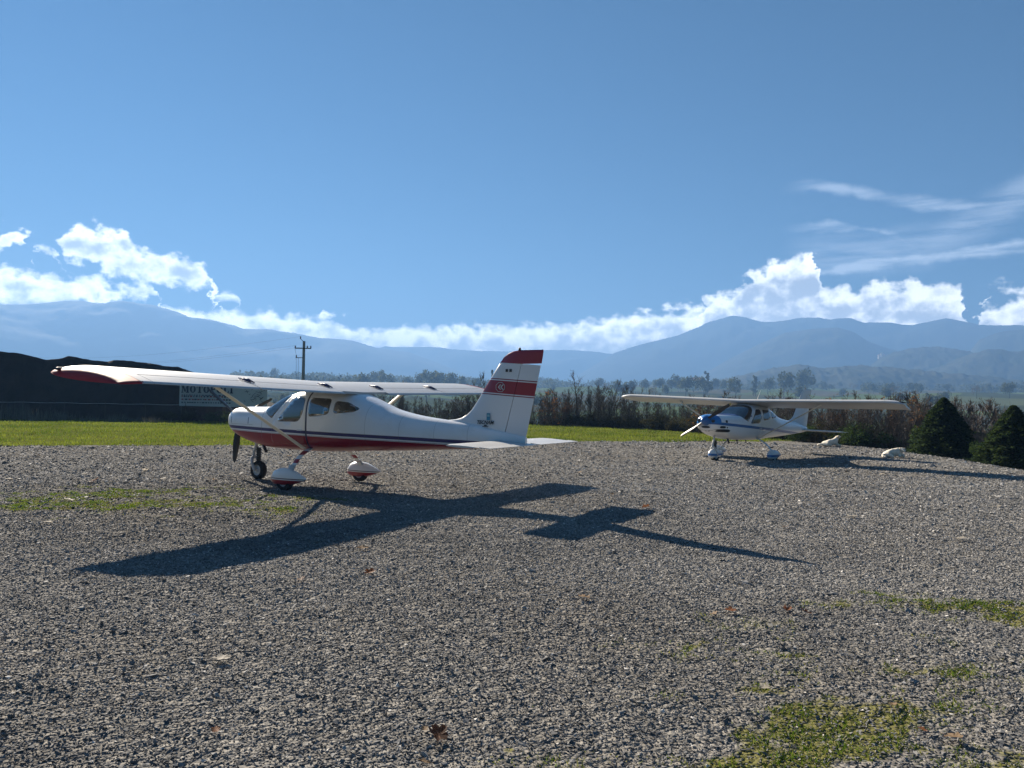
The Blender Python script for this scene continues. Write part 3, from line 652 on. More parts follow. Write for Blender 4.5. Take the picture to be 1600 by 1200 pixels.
def house(name, label, px, py, D, w, d, h, rot, tower=None):
    p = at(px, py, D); root = empty(name, p, rot, label=label, cat='building')
    m = MB(); m.box((0, 0, h/2-3), (w, d, h+6)); m.prism([(-w/2, h), (w/2, h), (0, h+w*.28)], -d/2+.05, d/2-.05); m.build('wall', M['stone'] if tower else M['wall'], root)
    m = MB(); e = .5
    for s in (-1, 1):
        m.add([(s*(w/2+e), -d/2-e, h-.3), (s*(w/2+e), d/2+e, h-.3), (0, d/2+e, h+w*.28+.1), (0, -d/2-e, h+w*.28+.1)], [(0, 1, 2, 3)])
        m.add([(s*(w/2+e), -d/2-e, h), (s*(w/2+e), d/2+e, h), (0, d/2+e, h+w*.28+.45), (0, -d/2-e, h+w*.28+.45)], [(0, 1, 2, 3)])
    m.build('roof', M['roof'], root)
    for i in range(3):
        m = MB(); m.box((-w*.3+w*.3*i, -d/2-.04, h*.55), (w*.1, .1, h*.3)); m.build('window', M['dark'], root)
    if tower:
        m = MB(); m.box((tower[0], 0, tower[1]/2-3), (tower[2], tower[2], tower[1]+6)); m.box((tower[0], 0, tower[1]+.4), (tower[2]*1.15, tower[2]*1.15, .8)); m.build('tower', M['stone'], root)
house('farmhouse', 'small white farmhouse among far trees right of the tail fin', 1090, 600, 760, 8, 11, 3.6, R(60))
house('castle', 'tiny pale castle with a tower on the wooded hill at right', 1377, 559, 2340, 12, 18, 7.5, R(75), (-11.5, 14, 6.5))

# ------------------------------------------------------------------ aeroplanes
ST = [(2.30, .26, .99, 1.32, 2.3), (2.26, .33, .93, 1.36, 2.4), (2.14, .39, .865, 1.385, 2.7), (1.95, .43, .80, 1.40, 3), (1.6, .475, .715, 1.405, 3.2), (1.2, .52, .655, 1.42, 3.3), (1.08, .53, .645, 1.45, 3.3),
      (.9, .54, .638, 1.54, 3.3), (.7, .545, .632, 1.635, 3.2), (.5, .55, .63, 1.70, 3.2), (.3, .55, .628, 1.735, 3.2), (0, .55, .628, 1.76, 3.2), (-.3, .545, .64, 1.76, 3.1), (-.6, .53, .655, 1.735, 3.0), (-.85, .505, .672, 1.685, 2.8), (-1.1, .47, .69, 1.605, 2.6),
      (-1.34, .435, .70, 1.52, 2.5), (-1.63, .39, .715, 1.425, 2.4), (-2.18, .31, .75, 1.325, 2.4), (-2.7, .235, .785, 1.27, 2.4), (-3.2, .17, .82, 1.225, 2.4), (-3.7, .105, .86, 1.14, 2.4), (-4.18, .035, .91, 1.05, 2.4)]
ST = np.array(ST)
from bisect import bisect_left
def st(x):                               # monotone-ish cubic interpolation of the stations
    X = ST[::-1, 0]; out = []
    for c in range(1, 5):
        Y = ST[::-1, c]; i = min(max(bisect_left(list(X), x)-1, 0), len(X)-2); h = X[i+1]-X[i]; t = (x-X[i])/h
        def sl(k):
            if k <= 0 or k >= len(X)-1: return (Y[min(k+1, len(X)-1)]-Y[max(k-1, 0)])/(X[min(k+1, len(X)-1)]-X[max(k-1, 0)])
            d0 = (Y[k]-Y[k-1])/(X[k]-X[k-1]); d1 = (Y[k+1]-Y[k])/(X[k+1]-X[k])
            return 0 if d0*d1 <= 0 else 2*d0*d1/(d0+d1)
        m0, m1 = sl(i)*h, sl(i+1)*h
        out.append((2*t**3-3*t**2+1)*Y[i]+(t**3-2*t**2+t)*m0+(-2*t**3+3*t**2)*Y[i+1]+(t**3-t**2)*m1)
    return out
def sect(x, th):
    w, zb, zt, n = st(x); k = .46; zc = zb+(zt-zb)*k; c, s = math.cos(th), math.sin(th)
    y = w*math.copysign(abs(c)**(2/n), c); z = zc+(zt-zc if s > 0 else zc-zb)*math.copysign(abs(s)**(2/n), s)
    return y, z
def fus_bm():
    bm = bmesh.new(); xs = [2.30, 2.285, 2.26, 2.2]+[2.14-.07*i for i in range(91)]; xs = [x for x in xs if x > -4.18]+[-4.18]; n = 72; rings = []
    for x in xs:
        rings.append([bm.verts.new((x, *sect(x, 2*math.pi*(k+.5)/n))) for k in range(n)])
    for i in range(len(xs)-1):
        for k in range(n): bm.faces.new((rings[i][k], rings[i][(k+1) % n], rings[i+1][(k+1) % n], rings[i+1][k]))
    bm.faces.new(rings[0][::-1]); bm.faces.new(rings[-1])
    bmesh.ops.recalc_face_normals(bm, faces=bm.faces); return bm
def rounded(poly, r, n=4):
    out = []; N = len(poly)
    for i in range(N):
        p, a, b = Vector(poly[i]), Vector(poly[i-1]), Vector(poly[(i+1) % N]); ra = min(r, (a-p).length*.45, (b-p).length*.45)
        A = p+(a-p).normalized()*ra; B = p+(b-p).normalized()*ra
        for k in range(n+1):
            t = k/n; out.append(tuple(A*(1-t)**2+p*2*t*(1-t)+B*t*t))
    return out
def inpoly(x, z, P):
    c = False
    for i in range(len(P)):
        (x0, z0), (x1, z1) = P[i-1], P[i]
        if (z0 > z) != (z1 > z) and x < (x1-x0)*(z-z0)/(z1-z0)+x0: c = not c
    return c
def cut(bm, P, ymin=.12):
    x0, x1 = min(p[0] for p in P)-.09, max(p[0] for p in P)+.09; z0, z1 = min(p[1] for p in P)-.09, max(p[1] for p in P)+.09
    for i in range(len(P)):
        a, b = P[i-1], P[i]
        if (Vector(a)-Vector(b)).length < 1e-5: continue
        ex = (min(a[0], b[0])-.1, max(a[0], b[0])+.1, min(a[1], b[1])-.1, max(a[1], b[1])+.1)
        fs = [f for f in bm.faces if ex[0] < f.calc_center_median().x < ex[1] and ex[2] < f.calc_center_median().z < ex[3] and abs(f.calc_center_median().y) > ymin]
        g = set(fs); 
        for f in fs: g.update(f.edges); g.update(f.verts)
        bmesh.ops.bisect_plane(bm, geom=list(g), dist=1e-5, plane_co=(a[0], 0, a[1]), plane_no=(b[1]-a[1], 0, -(b[0]-a[0])))
    bm.faces.ensure_lookup_table()
    return [f for f in bm.faces if abs(f.calc_center_median().y) > ymin and inpoly(f.calc_center_median().x, f.calc_center_median().z, P)]
def take(bm, faces, name, mat, parent, side=None, th=0):
    """move faces out of bm into an own object"""
    fs = [f for f in faces if side is None or f.calc_center_median().y*side > 0]
    nb = bmesh.new(); mp = {}
    for f in fs:
        vs = []
        for v in f.verts:
            if v not in mp: mp[v] = nb.verts.new(v.co)
            vs.append(mp[v])
        nb.faces.new(vs).smooth = True
    bmesh.ops.delete(bm, geom=fs, context='FACES')
    me = bpy.data.meshes.new(name); nb.to_mesh(me); nb.free(); me.materials.append(mat)
    o = bpy.data.objects.new(name, me); COL.objects.link(o); o.parent = parent
    if th:
        s = o.modifiers.new('thickness', 'SOLIDIFY'); s.thickness = th; s.offset = -1
    return o
W1 = rounded([(.70, 1.155), (.14, 1.165), (.035, 1.33), (.02, 1.60), (.29, 1.60)], .09)
W2 = rounded([(-.09, 1.255), (-.08, 1.60), (-.575, 1.585), (-.56, 1.315)], .07)
W3 = rounded([(-.645, 1.325), (-.655, 1.55), (-.90, 1.53), (-1.16, 1.42), (-1.07, 1.365)], .07)
WS = rounded([(1.135, 1.9), (1.145, 1.40), (1.02, 1.30), (.83, 1.205), (.40, 1.655), (.40, 1.9)], .03, 2)
DOOR = rounded([(-.025, .74), (-.03, 1.655), (.33, 1.655), (.80, 1.15), (.86, .76)], .06)
def airfoil(n=14):
    t = [.5*(1-math.cos(math.pi*i/n)) for i in range(n+1)]
    up = [(x, .085*(2.2*math.sqrt(x)-1.05*x-1.15*x**2.2)+.012) for x in t]; lo = [(x, -.036*(2.6*math.sqrt(x)-1.9*x-.7*x*x)-.0+.0) for x in t]
    up[0] = (0, .012); up[-1] = (1, .004); lo[0] = (0, -.004); lo[-1] = (1, -.004)
    return up, lo
AFU, AFL = airfoil()
def af(c, upper=True):
    A = AFU if upper else AFL; return float(np.interp(c, [p[0] for p in A], [p[1] for p in A]))
LEX, CH, ZW, TED, DIH, HS = .42, 1.40, 1.825, .165, .09, 4.62
def wing_piece(y0, y1, c0, c1, ny=2, gap=0):
    """slice of the wing between chord fractions c0..c1"""
    m = MB(); rings = []; n = 12
    cs = [c0+(c1-c0)*(.5*(1-math.cos(math.pi*i/n)) if c0 == 0 else i/n) for i in range(n+1)]
    for i in range(ny):
        y = y0+(y1-y0)*i/(ny-1); zz = ZW+DIH*abs(y)/HS
        P = [(LEX-c*CH, y, zz-TED*c+af(c)*CH) for c in cs]+[(LEX-c*CH, y, zz-TED*c+af(c, False)*CH) for c in reversed(cs) if not (c == 0 and False)]
        rings.append(P)
    m.loft(rings); return m
def tipcap(s):
    m = MB(); rings = []; n = 14; Y0, Y1 = 4.26, 4.80
    for q in (0, .2, .4, .58, .72, .83, .91, .96, .985, 1.0):
        y = Y0+(Y1-Y0)*q; yr = lambda c: Y0+(Y1-Y0)*q*(1-.5*c); c0 = .16*(1-math.sqrt(max(0, 1-q**2.4))); c1 = 1-.05*q*q
        t = max(.03, (1-q**2.6)**.5); zz = ZW+DIH*y/HS; P = []
        us = [.5*(1-math.cos(math.pi*i/n)) for i in range(n+1)]
        lo = lambda u, c: zz-TED*c+af(u, False)*CH-.035*q
        for u in us:
            c = c0+(c1-c0)*u; P.append((LEX-c*CH, s*yr(c), lo(u, c)+(af(u)-af(u, False))*CH*t+.03*q*t*math.sin(math.pi*u)))
        for u in reversed(us):
            c = c0+(c1-c0)*u; P.append((LEX-c*CH, s*yr(c), lo(u, c)))
        rings.append(P)
    m.loft(rings); return m
def bodymat(red):
    t = NT('fuselage_paint_red_plane' if red else 'fuselage_paint_blue_plane'); x, y, z = t.xyz(); n = t.noise(t.coord(), 3, 4)
    c = t.mix(n, (.74, .75, .76), (.78, .79, .80))
    if red:
        q = t.m('SUBTRACT', z, t.m('ADD', t.m('MULTIPLY', x, .0165), .985))
        c = t.mix(t.ss(-.066, -.062, q), (.26, .008, .026), c); c = t.mix(t.m('MULTIPLY', t.ss(-.030, -.026, q), t.ss(.030, .026, q)), c, (.012, .016, .12))
        c = t.mix(t.m('MULTIPLY', t.ss(-.058, -.056, q), t.ss(-.050, -.052, q)), c, (.1, .02, .05))
        seam = t.m('MULTIPLY', t.m('MULTIPLY', t.ss(-.062, -.058, x), t.ss(-.020, -.024, x)), t.m('MULTIPLY', t.ss(.66, .67, z), t.ss(1.70, 1.69, z)))
        c = t.mix(seam, c, (.012, .016, .06))
        for xx in (-1.30, -1.95, -2.6, -3.2):
            l = t.ss(.007, .004, t.m('ABSOLUTE', t.m('SUBTRACT', x, xx))); c = t.mix(t.m('MULTIPLY', l, .28), c, (.12, .12, .13))
        c = t.mix(t.m('MULTIPLY', t.ss(.5, .75, t.noise(t.coord(), 2.2, 7, .7)), .16), c, (.25, .22, .18))
        # cowling panel lines
        l = t.m('MULTIPLY', t.ss(.008, .004, t.m('ABSOLUTE', t.m('SUBTRACT', x, 1.10))), t.ss(1.46, 1.44, z)); c = t.mix(t.m('MULTIPLY', l, .55), c, (.1, .1, .11))
        l = t.m('MULTIPLY', t.m('MULTIPLY', t.ss(1.36, 1.40, x), t.ss(2.12, 2.08, x)), t.ss(.007, .004, t.m('ABSOLUTE', t.m('SUBTRACT', z, 1.075)))); c = t.mix(t.m('MULTIPLY', l, .4), c, (.1, .1, .11))
        for xx in (2.08, 1.52):
            l = t.m('MULTIPLY', t.ss(.012, .008, t.m('ABSOLUTE', t.m('SUBTRACT', x, xx))), t.m('MULTIPLY', t.ss(1.08, 1.10, z), t.ss(1.22, 1.20, z))); c = t.mix(l, c, (.04, .05, .12))
    else:
        q = t.m('SUBTRACT', z, t.m('ADD', t.m('MULTIPLY', x, .055), 1.015))
        c = t.mix(t.m('MULTIPLY', t.ss(-.042, -.038, q), t.ss(.042, .038, q)), c, (.02, .12, .34))
        top = t.m('MULTIPLY', t.ss(.60, .62, x), t.ss(1.345, 1.35, t.m('SUBTRACT', z, t.m('MULTIPLY', x, .02)))); c = t.mix(t.m('MULTIPLY', top, t.ss(1.62, 1.60, z)), c, (.012, .05, .2))
        nose = t.m('MULTIPLY', t.ss(2.09, 2.11, x), t.ss(1.14, 1.15, z)); c = t.mix(nose, c, (.02, .16, .45))
    t.bsdf(c, .3, .5, coat=.3); return t.mat
def finmat(red):
    t = NT('tail_paint_red_plane' if red else 'tail_paint_blue_plane'); x, y, z = t.xyz(); c = t.mix(t.noise(t.coord(), 3), (.62, .64, .66), (.67, .69, .71))
    if red:
        q = t.m('SUBTRACT', z, t.m('MULTIPLY', t.m('ADD', x, 3.75), .065)); rd = (.26, .008, .026)
        c = t.mix(t.ss(2.196, 2.2, q), c, rd); c = t.mix(t.m('MULTIPLY', t.ss(1.712, 1.716, q), t.ss(1.918, 1.914, q)), c, rd)
        for zz in (1.94, 1.69): c = t.mix(t.ss(.010, .007, t.m('ABSOLUTE', t.m('SUBTRACT', q, zz))), c, (.2, .012, .03))
    t.bsdf(c, .3, .5, coat=.3); return t.mat
def pantmat(red):
    t = NT('wheel_fairing_paint_red' if red else 'wheel_fairing_paint_blue'); x, y, z = t.xyz(); c = t.mix(t.noise(t.coord(), 3), (.74, .75, .75), (.8, .8, .8))
    if red:
        c = t.mix(t.ss(.188, .184, z), c, (.32, .015, .025)); c = t.mix(t.ss(.008, .005, t.m('ABSOLUTE', t.m('SUBTRACT', z, .21))), c, (.05, .01, .05))
    else: c = t.mix(t.m('MULTIPLY', t.ss(.165, .17, z), t.ss(.235, .23, z)), c, (.02, .15, .42))
    t.bsdf(c, .3, .5, coat=.3); return t.mat
def legmat(red):
    t = NT('gear_leg_paint_red' if red else 'gear_leg_paint_white'); x, y, z = t.xyz(); c = t.mix(t.noise(t.coord(), 3), (.74, .74, .74), (.8, .8, .8))
    if red:
        f = t.m('FRACT', t.m('MULTIPLY', z, 7.6)); c = t.mix(t.m('MULTIPLY', t.ss(.50, .53, f), t.ss(.37, .40, z)), c, (.32, .015, .03))
    t.bsdf(c, .4); return t.mat
def wheel(parent, x, y, r, w, rim=True):
    m = MB(); n = 28; prof = [(.58, .42), (.72, .5), (.9, .48), (1, .28), (1, -.28), (.9, -.48), (.72, -.5), (.58, -.42)]
    rings = [[(x+r*a*math.cos(2*math.pi*k/n), y+w*b, r+r*a*math.sin(2*math.pi*k/n)) for a, b in prof] for k in range(n)]
    vs = [p for q in rings for p in q]; L = len(prof); fs = [(k*L+i, k*L+(i+1) % L, ((k+1) % n)*L+(i+1) % L, ((k+1) % n)*L+i) for k in range(n) for i in range(L)]
    m.add(vs, fs); o = m.build('wheel', M['rubber'], parent, True, 50); o.name = 'wheel'
    h = MB(); pr = [(.0, .42), (.16, .42), (.2, .3), (.48, .24), (.58, .4), (.58, -.4), (.48, -.24), (.2, -.3), (.16, -.42), (0, -.42)]; rings = []
    vs = []; 
    for k in range(n):
        for a, b in pr: vs.append((x+r*a*math.cos(2*math.pi*k/n), y+w*b, r+r*a*math.sin(2*math.pi*k/n)))
    L = len(pr); fs = [(k*L+i, k*L+i+1, ((k+1) % n)*L+i+1, ((k+1) % n)*L+i) for k in range(n) for i in range(L-1)]; h.add(vs, fs); h.build('rim', M['white'], o, True, 40)
    return o
def pant(parent, x, y, mat, s=1.0, z0=.075):
    m = MB(); rings = []; n = 20
    for u, hw, zb, zt in ((.315, .012, .17, .20), (.30, .05, .115, .255), (.24, .085, .085, .32), (.14, .105, .075, .362), (.02, .11, .075, .378), (-.1, .10, .085, .365), (-.22, .08, .11, .33), (-.34, .052, .145, .285), (-.44, .024, .175, .245), (-.49, .006, .20, .222)):
        zc = (zb+zt)/2; zb += .012; zt += .012; zc = (zb+zt)/2; rings.append([(x+u*s, y+hw*math.copysign(abs(math.cos(a))**.85, math.cos(a)), zc+(zt-zb)/2*math.sin(a)) for a in [2*math.pi*k/n for k in range(n)]])
    m.loft(rings); return m.build('wheel_fairing', mat, parent, True, 60)
def blade(parent, x, z, ang, Rr, mat, tipmat):
    m = MB(); rings = []; n = 8; R0 = .09; N = 14
    for i in range(N+1):
        r = R0+(Rr-R0)*i/N; u = i/N; ch = .055+.05*math.sin(min(u*1.6, 1)*math.pi/2)-.055*max(0, u-.55)/.45-(.03 if i == N else 0); tw = R(-62+44*u); th = .024*(1-.75*u)
        P = []
        for k in range(n):
            a = 2*math.pi*k/n; cx, cz = ch*math.cos(a)*.62, th*math.sin(a)
            dx = cx*math.sin(tw)+cz*math.cos(tw); dt = cx*math.cos(tw)-cz*math.sin(tw)
            # radial direction: angle from up towards +y
            ry, rz = math.sin(ang), math.cos(ang); ty, tz = math.cos(ang), -math.sin(ang)
            P.append((x+dx, r*ry+dt*ty, z+r*rz+dt*tz))
        rings.append(P)
    m.loft(rings); m.m = [1 if (i//n) >= N-1 and i < N*n else 0 for i in range(len(m.f))]
    return m.build('propeller_blade', [mat, tipmat], parent, True, 60)
def text(parent, name, body, size, x, y, z, mat, flip=False, slant=0):
    c = bpy.data.curves.new(name, 'FONT'); c.body = body; c.size = size; c.extrude = .0015; c.shear = slant; c.align_x = 'CENTER'; c.materials.append(mat); c.offset = size*.02
    tmp = bpy.data.objects.new('tmp', c); me = bpy.data.meshes.new_from_object(tmp); bpy.data.objects.remove(tmp)
    o = bpy.data.objects.new(name, me); COL.objects.link(o); o.parent = parent
    # left side (+y): reading direction runs from nose (+x) to tail (-x)
    o.matrix_local = Matrix(((-1, 0, 0, x), (0, 0, 1, y), (0, 1, 0, z), (0, 0, 0, 1))) if not flip else Matrix(((1, 0, 0, x), (0, 0, -1, y), (0, 1, 0, z), (0, 0, 0, 1)))
    return o
def plane(red, loc, yaw, label, sc=1.0, tilt=(0, 0)):
    root = empty('light_aircraft', loc, yaw, label=label, cat='plane'); root.rotation_euler = (tilt[0], tilt[1], yaw); root.scale = (sc, sc, sc)
    bm = fus_bm(); bmt = bodymat(red)
    f1 = cut(bm, W1); panes = []
    for s in (1, -1): panes.append(take(bm, [f for f in f1 if f.is_valid], 'door_window', M['glass'], root, s, .004))
    fd = cut(bm, DOOR, .25); doors = []
    for s in (1, -1): doors.append(take(bm, [f for f in fd if f.is_valid], 'door', bmt, root, s, .02))
    for i, d in enumerate(doors):
        panes[i].parent = d; panes[i].name = 'window_pane'
        h = MB(); yy = (.56 if i == 0 else -.56); h.box((.10, yy, 1.02), (.12, .02, .022)); h.build('handle', M['metal'], d)
    for P, nm in ((W2, 'side_window'), (W3, 'rear_window')):
        ff = cut(bm, P)
        for s in (1, -1): take(bm, [f for f in ff if f.is_valid], nm, M['glass'], root, s, .004)
    ff = cut(bm, WS, -1); take(bm, ff, 'windshield', M['glass'], root, None, .004)
    for f in bm.faces: f.smooth = True
    me = bpy.data.meshes.new('fuselage'); bm.to_mesh(me); bm.free(); me.materials.append(bmt); me.set_sharp_from_angle(angle=R(45))
    fo = bpy.data.objects.new('fuselage', me); COL.objects.link(fo); fo.parent = root; so = fo.modifiers.new('shell', 'SOLIDIFY'); so.thickness = .02; so.offset = -1
    # cabin interior
    for s in (1, -1):
        m = MB(); m.box((-.12, s*.25, .95), (.48, .42, .14)); m.box((-.40, s*.25, 1.2), (.12, .42, .6), rot=Matrix.Rotation(R(-10), 3, 'Y')); m.box((-.45, s*.25, 1.5), (.07, .22, .12)); m.build('cabin_seat', M['seat'], root)
    m = MB(); m.box((.80, 0, 1.12), (.06, .96, .30)); m.box((.93, 0, 1.30), (.30, .9, .03)); m.build('instrument_panel', M['dark'], root)
    m = MB(); w, zb, zt, n = st(-1.2); m.loft([[(-1.22-.01*j, .96*sect(-1.22, 2*math.pi*k/40)[0], 1.13+(sect(-1.22, 2*math.pi*k/40)[1]-1.13)*.96) for k in range(40)] for j in (0, 1)]); m.build('bulkhead', M['seat'], root)
    for s in (1, -1):
        m = MB(); m.tube([(.62, s*.24, 1.12), (.5, s*.24, 1.13), (.47, s*.24, 1.19)], .012, 6); m.tube([(.47, s*.24-.09, 1.24), (.47, s*.24-.1, 1.17), (.47, s*.24+.1, 1.17), (.47, s*.24+.09, 1.24)], .012, 6); m.build('control_yoke', M['black'], root)
    # wing
    AC = .73
    for s in (1, -1):
        w_ = wing_piece(0 if s > 0 else -.0, s*4.28, 0, AC, 8).build('wing', M['white'], root, True, 40)
        wing_piece(s*4.12, s*4.28, AC, 1, 2).build('wing_corner', M['white'], w_, True, 40)
        tp = tipcap(s).build('wing_tip', M['tipred'] if red else M['white'], w_, True, 50)
        y0, z0 = 4.76, ZW+DIH*4.76/HS
        l = MB(); l.tube([(.26, s*4.60, z0+.01), (.20, s*4.70, z0+.0), (.13, s*4.76, z0-.01)], [.016, .022, .010], 8); l.build('navigation_light', M['dark'], w_, True)
        wing_piece(s*.58, s*2.36, AC+.017, 1, 2).build('flap', M['white'], root, True, 40)
        wing_piece(s*2.385, s*4.11, AC+.017, 1, 2).build('aileron', M['white'], root, True, 40)
        for yy in (.66, 2.32):
            zz = ZW+DIH*yy/HS-TED*AC+af(AC)*CH; m = MB()
            for k in (-.035, .035): m.tube([(LEX-.62*CH, s*yy+k, zz+.048), (LEX-.72*CH, s*yy+k, zz+.026), (LEX-.82*CH, s*yy+k, zz-.022)], [.006, .014, .006], 6, flat=1.3)
            m.build('hinge_fairing', M['navy'] if red else M['metal'], root, True)
        # lift strut
        a = Vector((.07, s*.49, .705)); b = Vector((.10, s*2.42, ZW+DIH*.52-TED*.24-.045)); m = MB(); P = []
        for q in (a, b):
            P.append([(q.x+.062*math.cos(t), q.y+.004*math.sin(t), q.z+.017*math.sin(t)) for t in [2*math.pi*k/12 for k in range(12)]])
        m.loft(P); m.build('wing_strut', M['cream'], root, True, 60)
        m = MB(); q = a.lerp(b, .93); m.tube([q, q+Vector((0, .02*s, .09))], .014, 6); m.build('strut_fitting', M['metal'], root)
    # centre section fairing
    wing_piece(-.6, .6, AC, .93, 3).build('wing_centre', M['white'], root, True, 40)
    # tail
    fm = finmat(red)
    def slab(poly, name, y=.035, parent=root, mat=fm):
        m = MB(); n = len(poly); cx = sum(p[0] for p in poly)/n; cz = sum(p[1] for p in poly)/n
        rings = []
        for yy, k in ((-y*.2, 1.0), (-y, .955), (y, .955), (y*.2, 1.0)):
            rings.append([(cx+(px-cx)*k, yy*(1 if True else 0), cz+(pz-cz)*(k if True else 1)) for px, pz in poly])
        m.loft(rings); return m.build(name, mat, parent, True, 30)
    lead = [(-2.62, 1.262), (-2.85, 1.285), (-2.98, 1.315), (-3.08, 1.37), (-3.17, 1.45), (-3.28, 1.60), (-3.40, 1.78), (-3.55, 2.0), (-3.68, 2.19), (-3.75, 2.28), (-3.83, 2.34), (-3.93, 2.38), (-4.06, 2.40)]
    m = MB(); rings = []
    hinge = lambda z: -3.81-.25*(z-1.08)
    for lx, lz in lead:                                  # horizontal slices, blunt front, full width at the hinge
        hx = hinge(lz) if lz < 2.185 else -4.44-.04*(lz-2.18)/.2
        hx = min(hx, lx-.01); c = lx-hx; tw = .042*(1-.25*(lz-1.2)); tw = tw*min(1, c/.25+.15)
        top_drop = 0
        rings.append([(lx, 0, lz), (lx-.05*c, tw*.42, lz), (lx-.2*c, tw*.85, lz), (lx-.45*c, tw, lz), (hx, tw*(.75 if lz < 2.185 else .2), lz), (hx, -tw*(.75 if lz < 2.185 else .2), lz), (lx-.45*c, -tw, lz), (lx-.2*c, -tw*.85, lz), (lx-.05*c, -tw*.42, lz)])
    # root slice sunk in the fuselage, then insert a double slice at the cap step
    rings2 = [[(p[0], p[1]*1.2, 1.08) for p in rings[0]]]
    rings2 = [[(-2.75, 0, 1.1), (-2.8, .03, 1.1), (-3.0, .05, 1.1), (-3.3, .05, 1.1), (-3.81, .036, 1.1), (-3.81, -.036, 1.1), (-3.3, -.05, 1.1), (-3.0, -.05, 1.1), (-2.8, -.03, 1.1)]]
    def slice_at(lz, full):
        lx = float(np.interp(lz, [p[1] for p in lead], [p[0] for p in lead])); hx = -4.43-.03*(lz-2.18)/.2 if full else hinge(lz); c = lx-hx; tw = .042*(1-.25*(lz-1.2)); e = .2 if full else .75
        return [(lx, 0, lz), (lx-.05*c, tw*.42, lz), (lx-.2*c, tw*.85, lz), (lx-.45*c, tw, lz), (hx, tw*e, lz), (hx, -tw*e, lz), (lx-.45*c, -tw, lz), (lx-.2*c, -tw*.85, lz), (lx-.05*c, -tw*.42, lz)]
    for z_ in (1.262, 1.285, 1.315, 1.37, 1.45, 1.60, 1.78, 2.0, 2.178): rings2.append(slice_at(z_, False))
    for z_ in (2.182, 2.24, 2.28, 2.34, 2.375): rings2.append(slice_at(z_, True))
    rings2.append([(p[0]*.0+(-4.04 if i in (0,) else p[0] if i in (4, 5) else -4.04+(p[0]+3.92)*.6), p[1]*.45, 2.392) for i, p in enumerate(rings2[-1])])
    m.loft(rings2); m.build('fin', fm, root, True, 35)
    m = MB(); rr = []
    for z_ in (1.075, 1.4, 1.8, 2.17):
        hx = hinge(z_)-.012; te = -4.18-.215*(z_-1.08); rr.append([(hx, .03, z_-.06*0), (hx-.1, .027, z_), (te, .005, z_-.02), (te, -.005, z_-.02), (hx-.1, -.027, z_), (hx, -.03, z_)])
    m.loft(rr); m.build('rudder', fm, root, True, 35)
    m = MB(); m.tube([(-4.04, 0, 2.385), (-4.04, 0, 2.42), (-4.04, 0, 2.435)], [.025, .02, .006], 8); m.build('beacon', M['dark'], root, True)
    m = MB(); m.loft([[(-3.60, .0, .955), (-3.66, .13, .95)][:1]*0+[(-3.66, y_, .955+.0) for y_ in ()]] if False else [[(0, 0, 0)]*3, [(0, 0, 0)]*3]) if False else None
    for s in (1, -1):
        m = MB(); P = []; n = 10
        for y_, xl, xt, k in ((s*.02, -3.60, -4.22, 1), (s*1.30, -3.64, -4.22, .9), (s*1.40, -3.67, -4.215, .5)):
            zc = .955-(0 if red else 0); row = []
            for i in range(n+1):
                u = .5*(1-math.cos(math.pi*i/n)); row.append((xl+(xt-xl)*u, y_, zc+k*.034*(2.2*math.sqrt(u)-1.0*u-1.15*u*u)-.01*u))
            for i in range(n, -1, -1):
                u = .5*(1-math.cos(math.pi*i/n)); row.append((xl+(xt-xl)*u, y_, zc-k*.034*(2.2*math.sqrt(u)-1.0*u-1.15*u*u)-.01*u-.002))
            P.append(row)
        m.loft(P); so = m.build('stabilator', M['white'], root, True, 40)
        m = MB(); m.loft([[(-4.225, s*.06, .956), (-4.225, s*.06, .936), (-4.40, s*.06, .938), (-4.40, s*.06, .942)], [(-4.225, s*1.39, .954), (-4.225, s*1.39, .938), (-4.40, s*1.39, .939), (-4.40, s*1.39, .943)]]); m.build('trim_tab', M['white'], so)
    # lettering and marks on the tail, both sides
    if red:
        for s in (1, -1):
            off = s*.059; fl = s < 0
            text(root, 'lettering', 'TECNAM', .078, -3.46, off, 1.228, M['black'], fl, .25)
            b = MB(); b.box((-3.47, off+s*.002, 1.208), (.05, .003, .018)); b.box((-3.47, off+s*.003, 1.190), (.11, .003, .010)); b.build('badge', M['black'], root)
            b = MB(); b.prism([(-3.49, 1.29), (-3.49, 1.40), (-3.555, 1.40), (-3.555, 1.29)], off-.001, off+.001); b.prism([(-3.50, 1.345), (-3.50, 1.38), (-3.545, 1.38), (-3.545, 1.345)], off+s*.0015-.0008, off+s*.0015+.0008, 1); b.build('sticker', [plain('sticker_blue', (.03, .22, .35), .4), plain('sticker_light', (.25, .45, .5), .4)], root)
            b = MB()
            for xx in (-3.835, -3.905): b.box((xx, s*.042, 2.075-(xx+3.835)*-.0), (.042, .003, .045))
            b.build('tail_mark', M['black'], root)
            b = MB(); cx, cz = -3.725, 1.815; y_ = s*.046
            oc = [(cx+.085*math.cos(a), cz+.078*math.sin(a)) for a in [math.pi/8+math.pi/4*k for k in range(8)]]
            for k in range(8): b.tube([(oc[k][0], y_, oc[k][1]), (oc[(k+1) % 8][0], y_, oc[(k+1) % 8][1])], .004, 4)
            for dx in (0.0, -.045):
                xs = cx+.045+dx
                b.prism([(xs, cz), (xs-.04, cz+.04), (xs-.062, cz+.04), (xs-.024, cz), (xs-.062, cz-.04), (xs-.04, cz-.04)], y_-.0012, y_+.0012)
            b.build('emblem', M['white'], root)
    # nose: spinner, propeller, intakes
    zt = 1.19 if red else 1.21
    m = MB(); m.tube([(2.29, 0, zt), (2.34, 0, zt), (2.40, 0, zt), (2.46, 0, zt), (2.50, 0, zt), (2.515, 0, zt)], [.155, .15, .125, .085, .04, .008], 20)
    m.build('spinner', M['red'] if red else M['blue'], root, True, 60)
